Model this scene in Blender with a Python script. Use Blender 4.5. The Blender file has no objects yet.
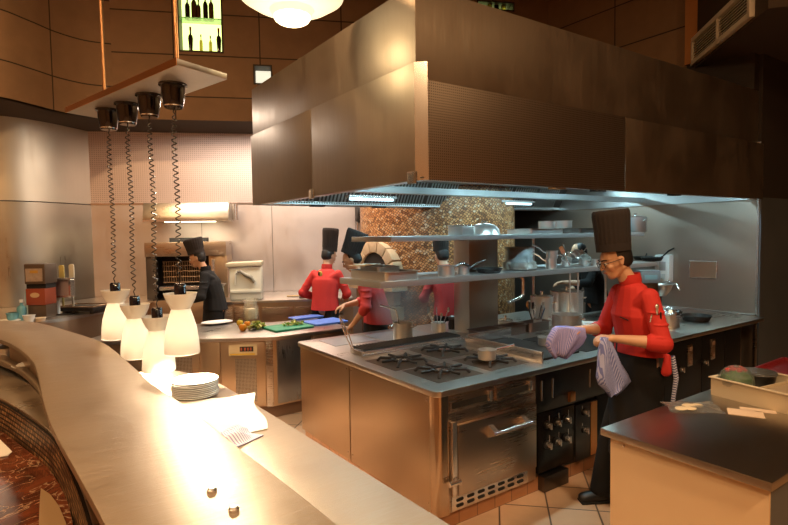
import bpy, bmesh, math, random
from mathutils import Vector, Matrix, Euler
random.seed(7)
PI = math.pi
C = bpy.context.scene.collection
# ------------------------------------------------------------------ camera model (eye at 1.85 m, looking across the pass)
F_PX, CXP, CYP, EYE = 541.0, 394.0, 262.5, 1.85
ROWS = Matrix(((0.82283513, -0.56806887, -0.01549566),
               (0.04137226, 0.03268697, 0.99860898),
               (-0.56677217, -0.82233164, 0.05039828)))     # camera axes (right, up, back) in the room
R3 = ROWS.transposed()
EYEV = Vector((0, 0, EYE))
def at(px, py, X=None, Y=None, Z=None, d=None):
    r = R3 @ Vector((px - CXP, -(py - CYP), -F_PX))
    if d is not None: return EYEV + r * (d / F_PX)
    if X is not None: t = X / r.x
    elif Y is not None: t = Y / r.y
    else: t = (Z - EYE) / r.z
    return EYEV + r * t
def cs(l, d, z=0.0):                                          # lateral / depth from the eye to room coordinates
    return Vector((.5675 * d + .8234 * l, .8234 * d - .5675 * l, z))

# ------------------------------------------------------------------ materials
MATS = {}
def _new(name):
    m = bpy.data.materials.new(name); m.use_nodes = True
    nt = m.node_tree; b = nt.nodes['Principled BSDF']
    return m, nt, b
def M(name, col, metal=0.0, rough=0.5, emit=None, estr=0.0, trans=0.0, alpha=1.0, noise=0.0, nscale=8.0, sub=0.0, coat=0.0, bump=0.0):
    if name in MATS: return MATS[name]
    m, nt, b = _new(name)
    b.inputs['Base Color'].default_value = (*col, 1)
    b.inputs['Metallic'].default_value = metal; b.inputs['Roughness'].default_value = rough
    if emit: b.inputs['Emission Color'].default_value = (*emit, 1); b.inputs['Emission Strength'].default_value = estr
    b.inputs['Transmission Weight'].default_value = trans; b.inputs['Alpha'].default_value = alpha
    b.inputs['Coat Weight'].default_value = coat
    if noise or bump:
        tc = nt.nodes.new('ShaderNodeTexCoord'); n = nt.nodes.new('ShaderNodeTexNoise')
        n.inputs['Scale'].default_value = nscale; n.inputs['Detail'].default_value = 4
        nt.links.new(tc.outputs['Object'], n.inputs['Vector'])
        if noise:
            mr = nt.nodes.new('ShaderNodeMapRange'); mr.inputs['To Min'].default_value = 1 - noise; mr.inputs['To Max'].default_value = 1 + noise
            nt.links.new(n.outputs['Fac'], mr.inputs['Value'])
            mx = nt.nodes.new('ShaderNodeVectorMath'); mx.operation = 'SCALE'; mx.inputs[0].default_value = col
            nt.links.new(mr.outputs[0], mx.inputs['Scale']); nt.links.new(mx.outputs[0], b.inputs['Base Color'])
        if bump:
            bp = nt.nodes.new('ShaderNodeBump'); bp.inputs['Strength'].default_value = bump; bp.inputs['Distance'].default_value = .01
            nt.links.new(n.outputs['Fac'], bp.inputs['Height']); nt.links.new(bp.outputs[0], b.inputs['Normal'])
    MATS[name] = m; return m
def steel(name, col=(.62, .58, .53), rough=.28, scale=(3, 3, 90), bump=.06, smudge=.12, rot=(0, 0, 0)):
    if name in MATS: return MATS[name]
    m, nt, b = _new(name); L = nt.links.new
    tc = nt.nodes.new('ShaderNodeTexCoord'); mp = nt.nodes.new('ShaderNodeMapping')
    mp.inputs['Scale'].default_value = scale; mp.inputs['Rotation'].default_value = rot
    L(tc.outputs['Object'], mp.inputs['Vector'])
    n = nt.nodes.new('ShaderNodeTexNoise'); n.inputs['Scale'].default_value = 1; n.inputs['Detail'].default_value = 5; n.inputs['Roughness'].default_value = .7
    L(mp.outputs[0], n.inputs['Vector'])
    n2 = nt.nodes.new('ShaderNodeTexNoise'); n2.inputs['Scale'].default_value = 2.2; n2.inputs['Detail'].default_value = 3
    L(tc.outputs['Object'], n2.inputs['Vector'])
    add = nt.nodes.new('ShaderNodeMath'); add.operation = 'ADD'; L(n.outputs['Fac'], add.inputs[0]); L(n2.outputs['Fac'], add.inputs[1])
    mr = nt.nodes.new('ShaderNodeMapRange'); mr.inputs['From Min'].default_value = .7; mr.inputs['From Max'].default_value = 1.3
    mr.inputs['To Min'].default_value = rough - smudge * .6; mr.inputs['To Max'].default_value = rough + smudge
    L(add.outputs[0], mr.inputs['Value']); L(mr.outputs[0], b.inputs['Roughness'])
    bp = nt.nodes.new('ShaderNodeBump'); bp.inputs['Strength'].default_value = bump; bp.inputs['Distance'].default_value = .004
    L(n.outputs['Fac'], bp.inputs['Height']); L(bp.outputs[0], b.inputs['Normal'])
    b.inputs['Base Color'].default_value = (*col, 1); b.inputs['Metallic'].default_value = 1
    MATS[name] = m; return m
def perforated(name, col, hole, pitch, rad, metal=1.0, rough=.35, uvw='UV'):
    m, nt, b = _new(name); L = nt.links.new
    tc = nt.nodes.new('ShaderNodeTexCoord'); sep = nt.nodes.new('ShaderNodeSeparateXYZ'); L(tc.outputs['UV'], sep.inputs[0])
    def mth(op, a, bb=None):
        q = nt.nodes.new('ShaderNodeMath'); q.operation = op
        for i, v in enumerate((a, bb)):
            if v is None: continue
            if isinstance(v, (int, float)): q.inputs[i].default_value = v
            else: L(v, q.inputs[i])
        return q.outputs[0]
    def cell(o):
        return mth('SUBTRACT', mth('FRACT', mth('DIVIDE', o, pitch)), .5)
    cx, cy = cell(sep.outputs[0]), cell(sep.outputs[1])
    dist = mth('SQRT', mth('ADD', mth('MULTIPLY', cx, cx), mth('MULTIPLY', cy, cy)))
    msk = mth('LESS_THAN', dist, rad)
    mix = nt.nodes.new('ShaderNodeMix'); mix.data_type = 'RGBA'; mix.inputs[6].default_value = (*col, 1); mix.inputs[7].default_value = (*hole, 1)
    L(msk, mix.inputs[0]); L(mix.outputs[2], b.inputs['Base Color'])
    b.inputs['Metallic'].default_value = metal
    mr = nt.nodes.new('ShaderNodeMapRange'); mr.inputs['To Min'].default_value = rough; mr.inputs['To Max'].default_value = .95
    L(msk, mr.inputs['Value']); L(mr.outputs[0], b.inputs['Roughness'])
    MATS[name] = m; return m
def mosaic(name):
    m, nt, b = _new(name); L = nt.links.new
    tc = nt.nodes.new('ShaderNodeTexCoord')
    mp = nt.nodes.new('ShaderNodeMapping'); mp.inputs['Rotation'].default_value = (0, 0, .6); mp.inputs['Scale'].default_value = (27, 35, 1)
    L(tc.outputs['UV'], mp.inputs[0])
    v = nt.nodes.new('ShaderNodeTexVoronoi'); v.voronoi_dimensions = '2D'; v.inputs['Scale'].default_value = 1; v.inputs['Randomness'].default_value = .55
    L(mp.outputs[0], v.inputs['Vector'])
    e = nt.nodes.new('ShaderNodeTexVoronoi'); e.voronoi_dimensions = '2D'; e.feature = 'DISTANCE_TO_EDGE'; e.inputs['Scale'].default_value = 1; e.inputs['Randomness'].default_value = .55
    L(mp.outputs[0], e.inputs['Vector'])
    sep = nt.nodes.new('ShaderNodeSeparateColor'); L(v.outputs['Color'], sep.inputs[0])
    cr = nt.nodes.new('ShaderNodeValToRGB'); el = cr.color_ramp.elements
    el[0].position = 0; el[0].color = (.16, .06, .02, 1); el[1].position = 1; el[1].color = (.68, .50, .34, 1)
    for p, c in ((.25, (.38, .15, .05, 1)), (.6, (.58, .26, .09, 1)), (.88, (.64, .35, .16, 1))):
        q = el.new(p); q.color = c
    L(sep.outputs[0], cr.inputs[0])
    gt = nt.nodes.new('ShaderNodeMath'); gt.operation = 'LESS_THAN'; gt.inputs[1].default_value = .09; L(e.outputs['Distance'], gt.inputs[0])
    mix = nt.nodes.new('ShaderNodeMix'); mix.data_type = 'RGBA'; L(gt.outputs[0], mix.inputs[0]); L(cr.outputs[0], mix.inputs[6]); mix.inputs[7].default_value = (.035, .012, .005, 1)
    L(mix.outputs[2], b.inputs['Base Color']); b.inputs['Roughness'].default_value = .4
    bp = nt.nodes.new('ShaderNodeBump'); bp.inputs['Distance'].default_value = .006; bp.inputs['Strength'].default_value = .4
    L(sep.outputs[1], bp.inputs['Height']); L(bp.outputs[0], b.inputs['Normal'])
    MATS[name] = m; return m
def tiles(name, c1, c2, grout, w, h, gap=.02, offset=0.0, coord='Object', rot=(0, 0, 0), loc=(0, 0, 0), rough=.4, metal=0, gl=.5):
    m, nt, b = _new(name); L = nt.links.new
    tc = nt.nodes.new('ShaderNodeTexCoord'); mp = nt.nodes.new('ShaderNodeMapping')
    mp.inputs['Rotation'].default_value = rot; mp.inputs['Location'].default_value = loc
    L(tc.outputs[coord], mp.inputs[0])
    br = nt.nodes.new('ShaderNodeTexBrick'); br.offset = offset; br.squash = 1
    br.inputs['Color1'].default_value = (*c1, 1); br.inputs['Color2'].default_value = (*c2, 1); br.inputs['Mortar'].default_value = (*grout, 1)
    br.inputs['Scale'].default_value = 1; br.inputs['Brick Width'].default_value = w; br.inputs['Row Height'].default_value = h
    br.inputs['Mortar Size'].default_value = gap; br.inputs['Mortar Smooth'].default_value = 0.1
    L(mp.outputs[0], br.inputs['Vector'])
    n = nt.nodes.new('ShaderNodeTexNoise'); n.inputs['Scale'].default_value = 5; n.inputs['Detail'].default_value = 5
    L(tc.outputs[coord], n.inputs['Vector'])
    mr = nt.nodes.new('ShaderNodeMapRange'); mr.inputs['To Min'].default_value = .8; mr.inputs['To Max'].default_value = 1.2; L(n.outputs['Fac'], mr.inputs['Value'])
    vm = nt.nodes.new('ShaderNodeVectorMath'); vm.operation = 'SCALE'; L(br.outputs['Color'], vm.inputs[0]); L(mr.outputs[0], vm.inputs['Scale'])
    L(vm.outputs[0], b.inputs['Base Color']); b.inputs['Roughness'].default_value = rough; b.inputs['Metallic'].default_value = metal
    bp = nt.nodes.new('ShaderNodeBump'); bp.invert = True; bp.inputs['Distance'].default_value = .003; bp.inputs['Strength'].default_value = gl
    L(br.outputs['Fac'], bp.inputs['Height']); L(bp.outputs[0], b.inputs['Normal'])
    MATS[name] = m; return m
def woven(name):
    m, nt, b = _new(name); L = nt.links.new
    tc = nt.nodes.new('ShaderNodeTexCoord'); mp = nt.nodes.new('ShaderNodeMapping'); L(tc.outputs['UV'], mp.inputs[0])
    br = nt.nodes.new('ShaderNodeTexBrick'); br.offset = .5; br.inputs['Scale'].default_value = 1
    br.inputs['Brick Width'].default_value = .040; br.inputs['Row Height'].default_value = .026; br.inputs['Mortar Size'].default_value = .006; br.inputs['Mortar Smooth'].default_value = .6
    br.inputs['Color1'].default_value = (.48, .28, .13, 1); br.inputs['Color2'].default_value = (.12, .055, .022, 1); br.inputs['Mortar'].default_value = (.008, .004, .002, 1)
    L(mp.outputs[0], br.inputs['Vector']); L(br.outputs['Color'], b.inputs['Base Color'])
    b.inputs['Roughness'].default_value = .45; b.inputs['Metallic'].default_value = .3
    bp = nt.nodes.new('ShaderNodeBump'); bp.invert = True; bp.inputs['Distance'].default_value = .025; L(br.outputs['Fac'], bp.inputs['Height']); L(bp.outputs[0], b.inputs['Normal'])
    MATS[name] = m; return m
def marble(name):
    m, nt, b = _new(name); L = nt.links.new
    tc = nt.nodes.new('ShaderNodeTexCoord')
    n = nt.nodes.new('ShaderNodeTexNoise'); n.inputs['Scale'].default_value = 5.0; n.inputs['Detail'].default_value = 7; n.inputs['Distortion'].default_value = 1.6
    L(tc.outputs['Object'], n.inputs['Vector'])
    cr = nt.nodes.new('ShaderNodeValToRGB'); el = cr.color_ramp.elements
    el[0].position = .3; el[0].color = (.035, .01, .006, 1); el[1].position = .7; el[1].color = (.22, .06, .025, 1)
    L(n.outputs['Fac'], cr.inputs[0])
    w = nt.nodes.new('ShaderNodeTexNoise'); w.inputs['Scale'].default_value = 3.5; w.inputs['Detail'].default_value = 6; w.inputs['Distortion'].default_value = 2.5
    L(tc.outputs['Object'], w.inputs['Vector'])
    s = nt.nodes.new('ShaderNodeMath'); s.operation = 'SUBTRACT'; s.inputs[1].default_value = .5; L(w.outputs['Fac'], s.inputs[0])
    a = nt.nodes.new('ShaderNodeMath'); a.operation = 'ABSOLUTE'; L(s.outputs[0], a.inputs[0])
    mr = nt.nodes.new('ShaderNodeMapRange'); mr.inputs['From Max'].default_value = .014; mr.inputs['To Min'].default_value = .8; mr.inputs['To Max'].default_value = 0; L(a.outputs[0], mr.inputs['Value'])
    mix = nt.nodes.new('ShaderNodeMix'); mix.data_type = 'RGBA'; L(mr.outputs[0], mix.inputs[0]); L(cr.outputs[0], mix.inputs[6]); mix.inputs[7].default_value = (.62, .42, .26, 1)
    L(mix.outputs[2], b.inputs['Base Color']); b.inputs['Roughness'].default_value = .12
    MATS[name] = m; return m
def striped(name, c1, c2, pitch, duty=.5, axis=0, rough=.9, coord='UV'):
    m, nt, b = _new(name); L = nt.links.new
    tc = nt.nodes.new('ShaderNodeTexCoord'); sep = nt.nodes.new('ShaderNodeSeparateXYZ'); L(tc.outputs[coord], sep.inputs[0])
    d = nt.nodes.new('ShaderNodeMath'); d.operation = 'DIVIDE'; d.inputs[1].default_value = pitch; L(sep.outputs[axis], d.inputs[0])
    f = nt.nodes.new('ShaderNodeMath'); f.operation = 'FRACT'; L(d.outputs[0], f.inputs[0])
    g = nt.nodes.new('ShaderNodeMath'); g.operation = 'LESS_THAN'; g.inputs[1].default_value = duty; L(f.outputs[0], g.inputs[0])
    mix = nt.nodes.new('ShaderNodeMix'); mix.data_type = 'RGBA'; L(g.outputs[0], mix.inputs[0]); mix.inputs[6].default_value = (*c1, 1); mix.inputs[7].default_value = (*c2, 1)
    L(mix.outputs[2], b.inputs['Base Color']); b.inputs['Roughness'].default_value = rough
    MATS[name] = m; return m

ST_TOP = steel('steel_worktop', (.60, .56, .51), .30, (4, 60, 4), .012, .07)
ST_LEDGE = steel('steel_ledge', (.40, .305, .215), .34, (9, 70, 4), .35, .10, rot=(0, 0, .55)); ST_LEDGE.node_tree.nodes['Principled BSDF'].inputs['Metallic'].default_value = .62
ST_PANEL = steel('steel_panel', (.55, .45, .36), .28, (4, 4, 90), .012, .07)
ST_PANELV = steel('steel_panel_upright', (.60, .45, .31), .33, (80, 80, 3), .015, .08)
ST_WALL = steel('steel_wall', (.68, .61, .58), .44, (60, 60, 2), .04, .12)
ST_HOOD = steel('steel_hood', (.36, .30, .24), .46, (60, 60, 3), .05, .12)
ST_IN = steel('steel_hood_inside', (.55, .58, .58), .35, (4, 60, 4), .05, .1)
ST_BRIGHT = M('steel_polished', (.78, .76, .74), .92, .2)
ST_POT = M('steel_pot', (.74, .73, .70), .82, .30, noise=.05, nscale=6)
ST_DARK = steel('steel_dark', (.14, .125, .115), .35, (60, 60, 4), .05, .1)
ST_DIM = M('steel_column', (.13, .15, .17), .35, .4, noise=.3, nscale=1.5)
BLACK = M('black_plastic', (.012, .011, .011), 0, .35)
IRON = M('cast_iron', (.02, .017, .015), .3, .55, noise=.3, nscale=40)
RUBBER = M('dark_gap', (.01, .009, .008), 0, .8)
COPPER = M('copper_edge', (.85, .36, .12), 1, .3)
WHITE = M('white_china', (.86, .84, .80), 0, .25, coat=.3)
WPLAS = M('white_plastic', (.80, .80, .78), 0, .4)
PAPER = M('white_cloth', (.85, .82, .76), 0, .9, noise=.05)
CARDB = M('cream_paper', (.78, .66, .50), 0, .8, noise=.06)
BROWNWALL = tiles('brown_wall_panels', (.27, .165, .09), (.30, .185, .10), (.03, .018, .01), 1.12, .55, .008, .0, 'UV', rough=.75)
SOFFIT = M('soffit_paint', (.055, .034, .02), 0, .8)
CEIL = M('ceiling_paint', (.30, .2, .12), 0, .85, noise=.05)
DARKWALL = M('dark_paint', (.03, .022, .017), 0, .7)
ORANGE = M('orange_paint', (.50, .21, .06), 0, .7, noise=.06)
ROOMW = M('dining_wall_paint', (.42, .24, .12), 0, .8, noise=.15, nscale=1.5)
SKIN = M('skin', (.62, .34, .20), 0, .5, noise=.05)
SKIN2 = M('skin_arm', (.52, .27, .16), 0, .5)
HAIR = M('hair', (.01, .008, .007), 0, .5)
REDF = M('red_jacket_cloth', (.56, .026, .018), 0, .8, noise=.08, nscale=9, bump=.3)
PINKF = M('coral_jacket_cloth', (.60, .05, .045), 0, .8, noise=.08, nscale=9, bump=.3)
BLKF = M('black_cloth', (.006, .005, .005), 0, .95, noise=.2, nscale=12, bump=.3)
HATF = M('brown_black_hat_cloth', (.022, .015, .012), 0, .95, noise=.2)
STRIPE = striped('blue_striped_cloth', (.44, .47, .74), (.17, .20, .50), .008, .5)
NAPK = striped('fine_striped_napkin', (.75, .72, .78), (.28, .25, .45), .012, .4)
GLASS = M('clear_film', (.9, .92, .92), 0, .12, trans=.85, alpha=.6)
PERF = perforated('perforated_steel', (.55, .48, .40), (.02, .015, .01), .014, .27)
PERFW = perforated('perforated_wall_steel', (.70, .60, .57), (.61, .52, .49), .03, .22, rough=.48)
PERFH = perforated('perforated_hood_steel', (.36, .30, .25), (.24, .19, .15), .016, .25, rough=.42)
MOSAIC = mosaic('amber_mosaic')
WOVEN = woven('woven_bronze')
MARBLE = marble('red_brown_marble')

# ------------------------------------------------------------------ mesh helpers
class MB:
    def __init__(s): s.bm = bmesh.new(); s.uv = s.bm.loops.layers.uv.new('UVMap')
    def face(s, pts, uvs=None):
        vs = [s.bm.verts.new(p) for p in pts]
        f = s.bm.faces.new(vs)
        if uvs:
            for l, u in zip(f.loops, uvs): l[s.uv].uv = u
        return f
    def box(s, x0, x1, y0, y1, z0, z1, m=None):
        ps = [Vector((x, y, z)) for z in (z0, z1) for y in (y0, y1) for x in (x0, x1)]
        if m: ps = [m @ p for p in ps]
        v = [s.bm.verts.new(p) for p in ps]
        for q, dim in (((0, 2, 3, 1), 'xy'), ((4, 5, 7, 6), 'xy'), ((0, 1, 5, 4), 'xz'), ((1, 3, 7, 5), 'yz'), ((3, 2, 6, 7), 'xz'), ((2, 0, 4, 6), 'yz')):
            f = s.bm.faces.new([v[i] for i in q])
            o = [(x, y, z) for z in (z0, z1) for y in (y0, y1) for x in (x0, x1)]
            for l, i in zip(f.loops, q):
                p = o[i]; l[s.uv].uv = {'xy': (p[0], p[1]), 'xz': (p[0], p[2]), 'yz': (p[1], p[2])}[dim]
        return s
    def lathe(s, prof, n=28, m=None, pleat=0, pn=0):
        m = m or Matrix(); rings = []
        for r, z in prof:
            if r < 1e-6: rings.append([s.bm.verts.new(m @ Vector((0, 0, z)))]); continue
            ring = []
            for i in range(n):
                a = 2 * PI * i / n; rr = r * (1 + (pleat * math.cos(pn * a) if pleat else 0))
                ring.append(s.bm.verts.new(m @ Vector((rr * math.cos(a), rr * math.sin(a), z))))
            rings.append(ring)
        for a, b in zip(rings, rings[1:]):
            if len(a) == 1 and len(b) == 1: continue
            for i in range(n):
                j = (i + 1) % n
                if len(a) == 1: s.bm.faces.new((a[0], b[j], b[i]))
                elif len(b) == 1: s.bm.faces.new((a[i], a[j], b[0]))
                else: s.bm.faces.new((a[i], a[j], b[j], b[i]))
        return s
    def cyl(s, p0, p1, r0, r1=None, n=20):
        p0, p1 = Vector(p0), Vector(p1); r1 = r0 if r1 is None else r1
        d = p1 - p0; q = d.to_track_quat('Z', 'Y').to_matrix().to_4x4(); m = Matrix.Translation(p0) @ q; L = d.length
        return s.lathe([(0, 0), (r0, 0), (r1, L), (0, L)], n, m)
    def tube(s, pts, r, n=8, closed=False):
        pts = [Vector(p) for p in pts]; rings = []; up = None
        rs = r if isinstance(r, (list, tuple)) else [r] * len(pts)
        for i, p in enumerate(pts):
            if closed: t = pts[(i + 1) % len(pts)] - pts[i - 1]
            else: t = pts[min(i + 1, len(pts) - 1)] - pts[max(i - 1, 0)]
            t.normalize()
            if up is None: up = Vector((0, 0, 1)) if abs(t.z) < .9 else Vector((1, 0, 0))
            a = (up - t * up.dot(t)).normalized(); up = a; b = t.cross(a)
            rings.append([s.bm.verts.new(p + (a * math.cos(2 * PI * k / n) + b * math.sin(2 * PI * k / n)) * rs[i]) for k in range(n)])
        pr = list(zip(rings, rings[1:])) + ([(rings[-1], rings[0])] if closed else [])
        for a, b in pr:
            for i in range(n): s.bm.faces.new((a[i], a[(i + 1) % n], b[(i + 1) % n], b[i]))
        if not closed: s.bm.faces.new(list(reversed(rings[0]))); s.bm.faces.new(rings[-1])
        return s
    def prism(s, poly, z0, z1, m=None):
        m = m or Matrix()
        a = [s.bm.verts.new(m @ Vector((p[0], p[1], z0))) for p in poly]; b = [s.bm.verts.new(m @ Vector((p[0], p[1], z1))) for p in poly]
        n = len(poly); s.bm.faces.new(list(reversed(a))); s.bm.faces.new(b)
        for i in range(n): s.bm.faces.new((a[i], a[(i + 1) % n], b[(i + 1) % n], b[i]))
        return s
    def wallstrip(s, path, z0, z1, t, u0=0.0):
        # upright strip along a plan path, thickness t to the side the path's normal points (left of travel); UV = run, height
        path = [Vector((p[0], p[1])) for p in path]; nrm = []
        for i in range(len(path)):
            d = (path[min(i + 1, len(path) - 1)] - path[max(i - 1, 0)]).normalized(); nrm.append(Vector((-d.y, d.x)))
        u = [u0]
        for a, b in zip(path, path[1:]): u.append(u[-1] + (b - a).length)
        def V(i, k, z): p = path[i] + nrm[i] * (t * k); return Vector((p.x, p.y, z))
        for i in range(len(path) - 1):
            for k in (0, 1):
                s.face([V(i, k, z0), V(i + 1, k, z0), V(i + 1, k, z1), V(i, k, z1)], [(u[i], z0), (u[i + 1], z0), (u[i + 1], z1), (u[i], z1)])
            for z in (z0, z1): s.face([V(i, 0, z), V(i + 1, 0, z), V(i + 1, 1, z), V(i, 1, z)])
        for i in (0, len(path) - 1): s.face([V(i, 0, z0), V(i, 1, z0), V(i, 1, z1), V(i, 0, z1)])
        return s
    def ribbon(s, pathA, pathB, z0, z1):
        # flat slab between two plan paths of equal length
        n = len(pathA)
        for z in (z0, z1):
            for i in range(n - 1): s.face([(*pathA[i], z), (*pathA[i + 1], z), (*pathB[i + 1], z), (*pathB[i], z)])
        for P in (pathA, pathB):
            for i in range(n - 1): s.face([(*P[i], z0), (*P[i + 1], z0), (*P[i + 1], z1), (*P[i], z1)])
        for i in (0, n - 1): s.face([(*pathA[i], z0), (*pathB[i], z0), (*pathB[i], z1), (*pathA[i], z1)])
        return s
    def ell(s, c, r, n=16, m=None):
        c = Vector(c); r = Vector(r) if hasattr(r, '__len__') else Vector((r, r, r)); m = m or Matrix()
        prof = [(math.sin(PI * i / n), -math.cos(PI * i / n)) for i in range(n + 1)]
        prof[0] = (0, -1); prof[-1] = (0, 1)
        mm = m @ Matrix.Translation(c) @ Matrix.Diagonal((*r, 1))
        return s.lathe(prof, max(10, n), mm)
    def hull(s, a, ra, b, rb, n=8):
        pts = []
        for c, r in ((a, ra), (b, rb)):
            c = Vector(c); r = Vector(r) if hasattr(r, '__len__') else Vector((r, r, r))
            for i in range(n + 1):
                t = PI * i / n
                for k in range(2 * n):
                    p = 2 * PI * k / (2 * n)
                    pts.append(c + Vector((r.x * math.sin(t) * math.cos(p), r.y * math.sin(t) * math.sin(p), r.z * math.cos(t))))
                    if i in (0, n): break
        vs = [s.bm.verts.new(p) for p in pts]
        g = bmesh.ops.convex_hull(s.bm, input=vs)
        junk = list({v for v in vs if v.is_valid and not v.link_faces})
        for v in junk: s.bm.verts.remove(v)
        return s
    def build(s, name, mat, parent=None, w=False, bevel=0.0, weld=True, angle=38, mats=None, sharp=False):
        bm = s.bm
        if weld: bmesh.ops.remove_doubles(bm, verts=bm.verts, dist=1e-5)
        if w and parent is not None:
            mw = Matrix(); p = parent
            while p is not None: mw = p.matrix_basis @ mw; p = p.parent
            bm.transform(mw.inverted())
        bmesh.ops.recalc_face_normals(bm, faces=bm.faces)
        if bevel:
            es = [e for e in bm.edges if len(e.link_faces) == 2 and e.calc_face_angle(0) > .6]
            bmesh.ops.bevel(bm, geom=es, offset=bevel, segments=2, affect='EDGES', profile=.6, clamp_overlap=True)
        for f in bm.faces: f.smooth = True
        for e in bm.edges:
            if len(e.link_faces) != 2 or e.calc_face_angle(0) > math.radians(angle): e.smooth = False
        me = bpy.data.meshes.new(name); bm.to_mesh(me); bm.free()
        if mats:
            for q in mats: me.materials.append(q)
        else: me.materials.append(mat)
        o = bpy.data.objects.new(name, me); C.objects.link(o)
        if parent is not None: o.parent = parent
        return o
    def remesh(s, name, mat, parent=None, voxel=.01, it=3):
        me = bpy.data.meshes.new(name); bmesh.ops.recalc_face_normals(s.bm, faces=s.bm.faces); s.bm.to_mesh(me); s.bm.free()
        o = bpy.data.objects.new(name, me); C.objects.link(o)
        r = o.modifiers.new('r', 'REMESH'); r.mode = 'VOXEL'; r.voxel_size = voxel; r.use_smooth_shade = True
        q = o.modifiers.new('s', 'SMOOTH'); q.iterations = it; q.factor = .5
        dg = bpy.context.evaluated_depsgraph_get(); dg.update()
        nm = bpy.data.meshes.new_from_object(o.evaluated_get(dg)); o.modifiers.clear(); o.data = nm; bpy.data.meshes.remove(me); nm.name = name
        nm.materials.clear(); nm.materials.append(mat)
        for p in nm.polygons: p.use_smooth = True
        if parent is not None: o.parent = parent
        return o
def tag(o, label=None, cat=None, group=None, kind=None):
    if label: o['label'] = label
    if cat: o['category'] = cat
    if group: o['group'] = group
    if kind: o['kind'] = kind
    return o
def thing(name, label, cat, loc=(0, 0, 0), rz=0, group=None):
    o = bpy.data.objects.new(name, None); C.objects.link(o); o.location = loc; o.rotation_euler = (0, 0, rz)
    return tag(o, label, cat, group)
def struct(mb, name, mat, **k): return tag(mb.build(name, mat, **k), kind='structure')
def copy_tree(o, parent=None):
    c = o.copy(); C.objects.link(c); c.parent = parent
    for ch in list(o.children): copy_tree(ch, c)
    return c
def dup(o, loc, rz=None, label=None, scale=None, rot=None):
    c = copy_tree(o); c.location = loc
    if rz is not None: c.rotation_euler = (0, 0, rz)
    if rot is not None: c.rotation_euler = rot
    if label: c['label'] = label
    if scale: c.scale = (scale,) * 3 if not hasattr(scale, '__len__') else scale
    return c
def frame(a, b, origin_z=0.0):
    # matrix with local x from a to b (plan), local y to the left of travel, z up, origin a
    d = (Vector((b[0], b[1], 0)) - Vector((a[0], a[1], 0))).normalized()
    m = Matrix(((d.x, -d.y, 0, a[0]), (d.y, d.x, 0, a[1]), (0, 0, 1, origin_z), (0, 0, 0, 1)))
    return m
ORD = 'bottom,second,third,fourth,fifth,sixth,seventh,eighth,ninth,tenth,eleventh,twelfth'.split(',')
# ------------------------------------------------------------------ THE SETTING
FLOORM = tiles('terracotta_floor', (.62, .40, .25), (.56, .35, .21), (.10, .06, .04), .322, .322, .006, 0, 'Object', (0, 0, PI / 4), (-.029, -.145, 0), .28)
BRICKP = tiles('terracotta_plinth', (.42, .19, .09), (.52, .25, .12), (.22, .12, .07), .16, .12, .004, 0, 'UV', rough=.4)
struct(MB().box(-6, 11, -6.5, 10.5, -.1, 0), 'floor', FLOORM)
struct(MB().box(-6, 11, -6.5, 10.5, 5.4, 5.5), 'ceiling', CEIL)
struct(MB().box(-6.1, -6, -6.5, 10.5, 0, 5.4), 'wall_left', ROOMW)
struct(MB().box(-6, 11, -6.6, -6.5, 0, 5.4), 'wall_front', ROOMW)
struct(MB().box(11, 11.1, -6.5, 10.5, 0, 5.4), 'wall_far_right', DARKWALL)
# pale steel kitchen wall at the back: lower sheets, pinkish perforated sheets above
P0, P1 = Vector((.88, 9.13)), Vector((6.67, 6.43))
struct(MB().wallstrip([P0, P1], 0, 2.365, .06), 'wall_back', ST_WALL)
struct(MB().wallstrip([P0, P1], 2.385, 3.45, .06), 'wall_back_upper', PERFW)
bd = (P1 - P0).normalized(); bn = Vector((bd.y, -bd.x))      # bn points into the room
o = MB().wallstrip([P0 + bn * .012, P1 + bn * .012], 2.362, 2.388, .03); struct(o, 'trim_back', ST_BRIGHT)
mb = MB()
for k in (1.55, 2.6, 3.9):
    p = P0 + bd * k; mb.wallstrip([p + bn * .004, p + bd * .006 + bn * .004], .9, 2.36, .01)
struct(mb, 'trim_back_seams', ST_DARK)
# round steel-clad wall on the left
cl = [cs(-4.49, 7.93), cs(-4.60, 7.52), cs(-4.74, 7.21), cs(-4.88, 7.02), cs(-5.05, 6.90), cs(-5.30, 6.84), cs(-5.6, 6.88), cs(-6.0, 7.05), cs(-6.5, 7.5)]
cl[0] = Vector((P0.x, P0.y, 0))
cl = [(v.x, v.y) for v in cl]
def smooth_path(p, n=6):
    p = [Vector((a[0], a[1])) for a in p]; out = []
    for i in range(len(p) - 1):
        a, b, c, d = p[max(i - 1, 0)], p[i], p[i + 1], p[min(i + 2, len(p) - 1)]
        for k in range(n):
            t = k / n
            out.append(.5 * ((2 * b) + (c - a) * t + (2 * a - 5 * b + 4 * c - d) * t * t + (3 * b - a - 3 * c + d) * t ** 3))
    out.append(p[-1]); return [(q.x, q.y) for q in out]
clp = smooth_path(cl)
STCURV = steel('steel_round_wall', (.46, .41, .33), .34, (60, 60, 2), .04, .12)
STCURV2 = steel('steel_round_wall_upper', (.56, .50, .40), .42, (60, 60, 2), .04, .12)
struct(MB().wallstrip(clp, 0, 2.36, -.06), 'wall_curved', STCURV)
struct(MB().wallstrip(clp, 2.375, 3.45, -.06), 'wall_curved_upper', STCURV2)
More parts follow.
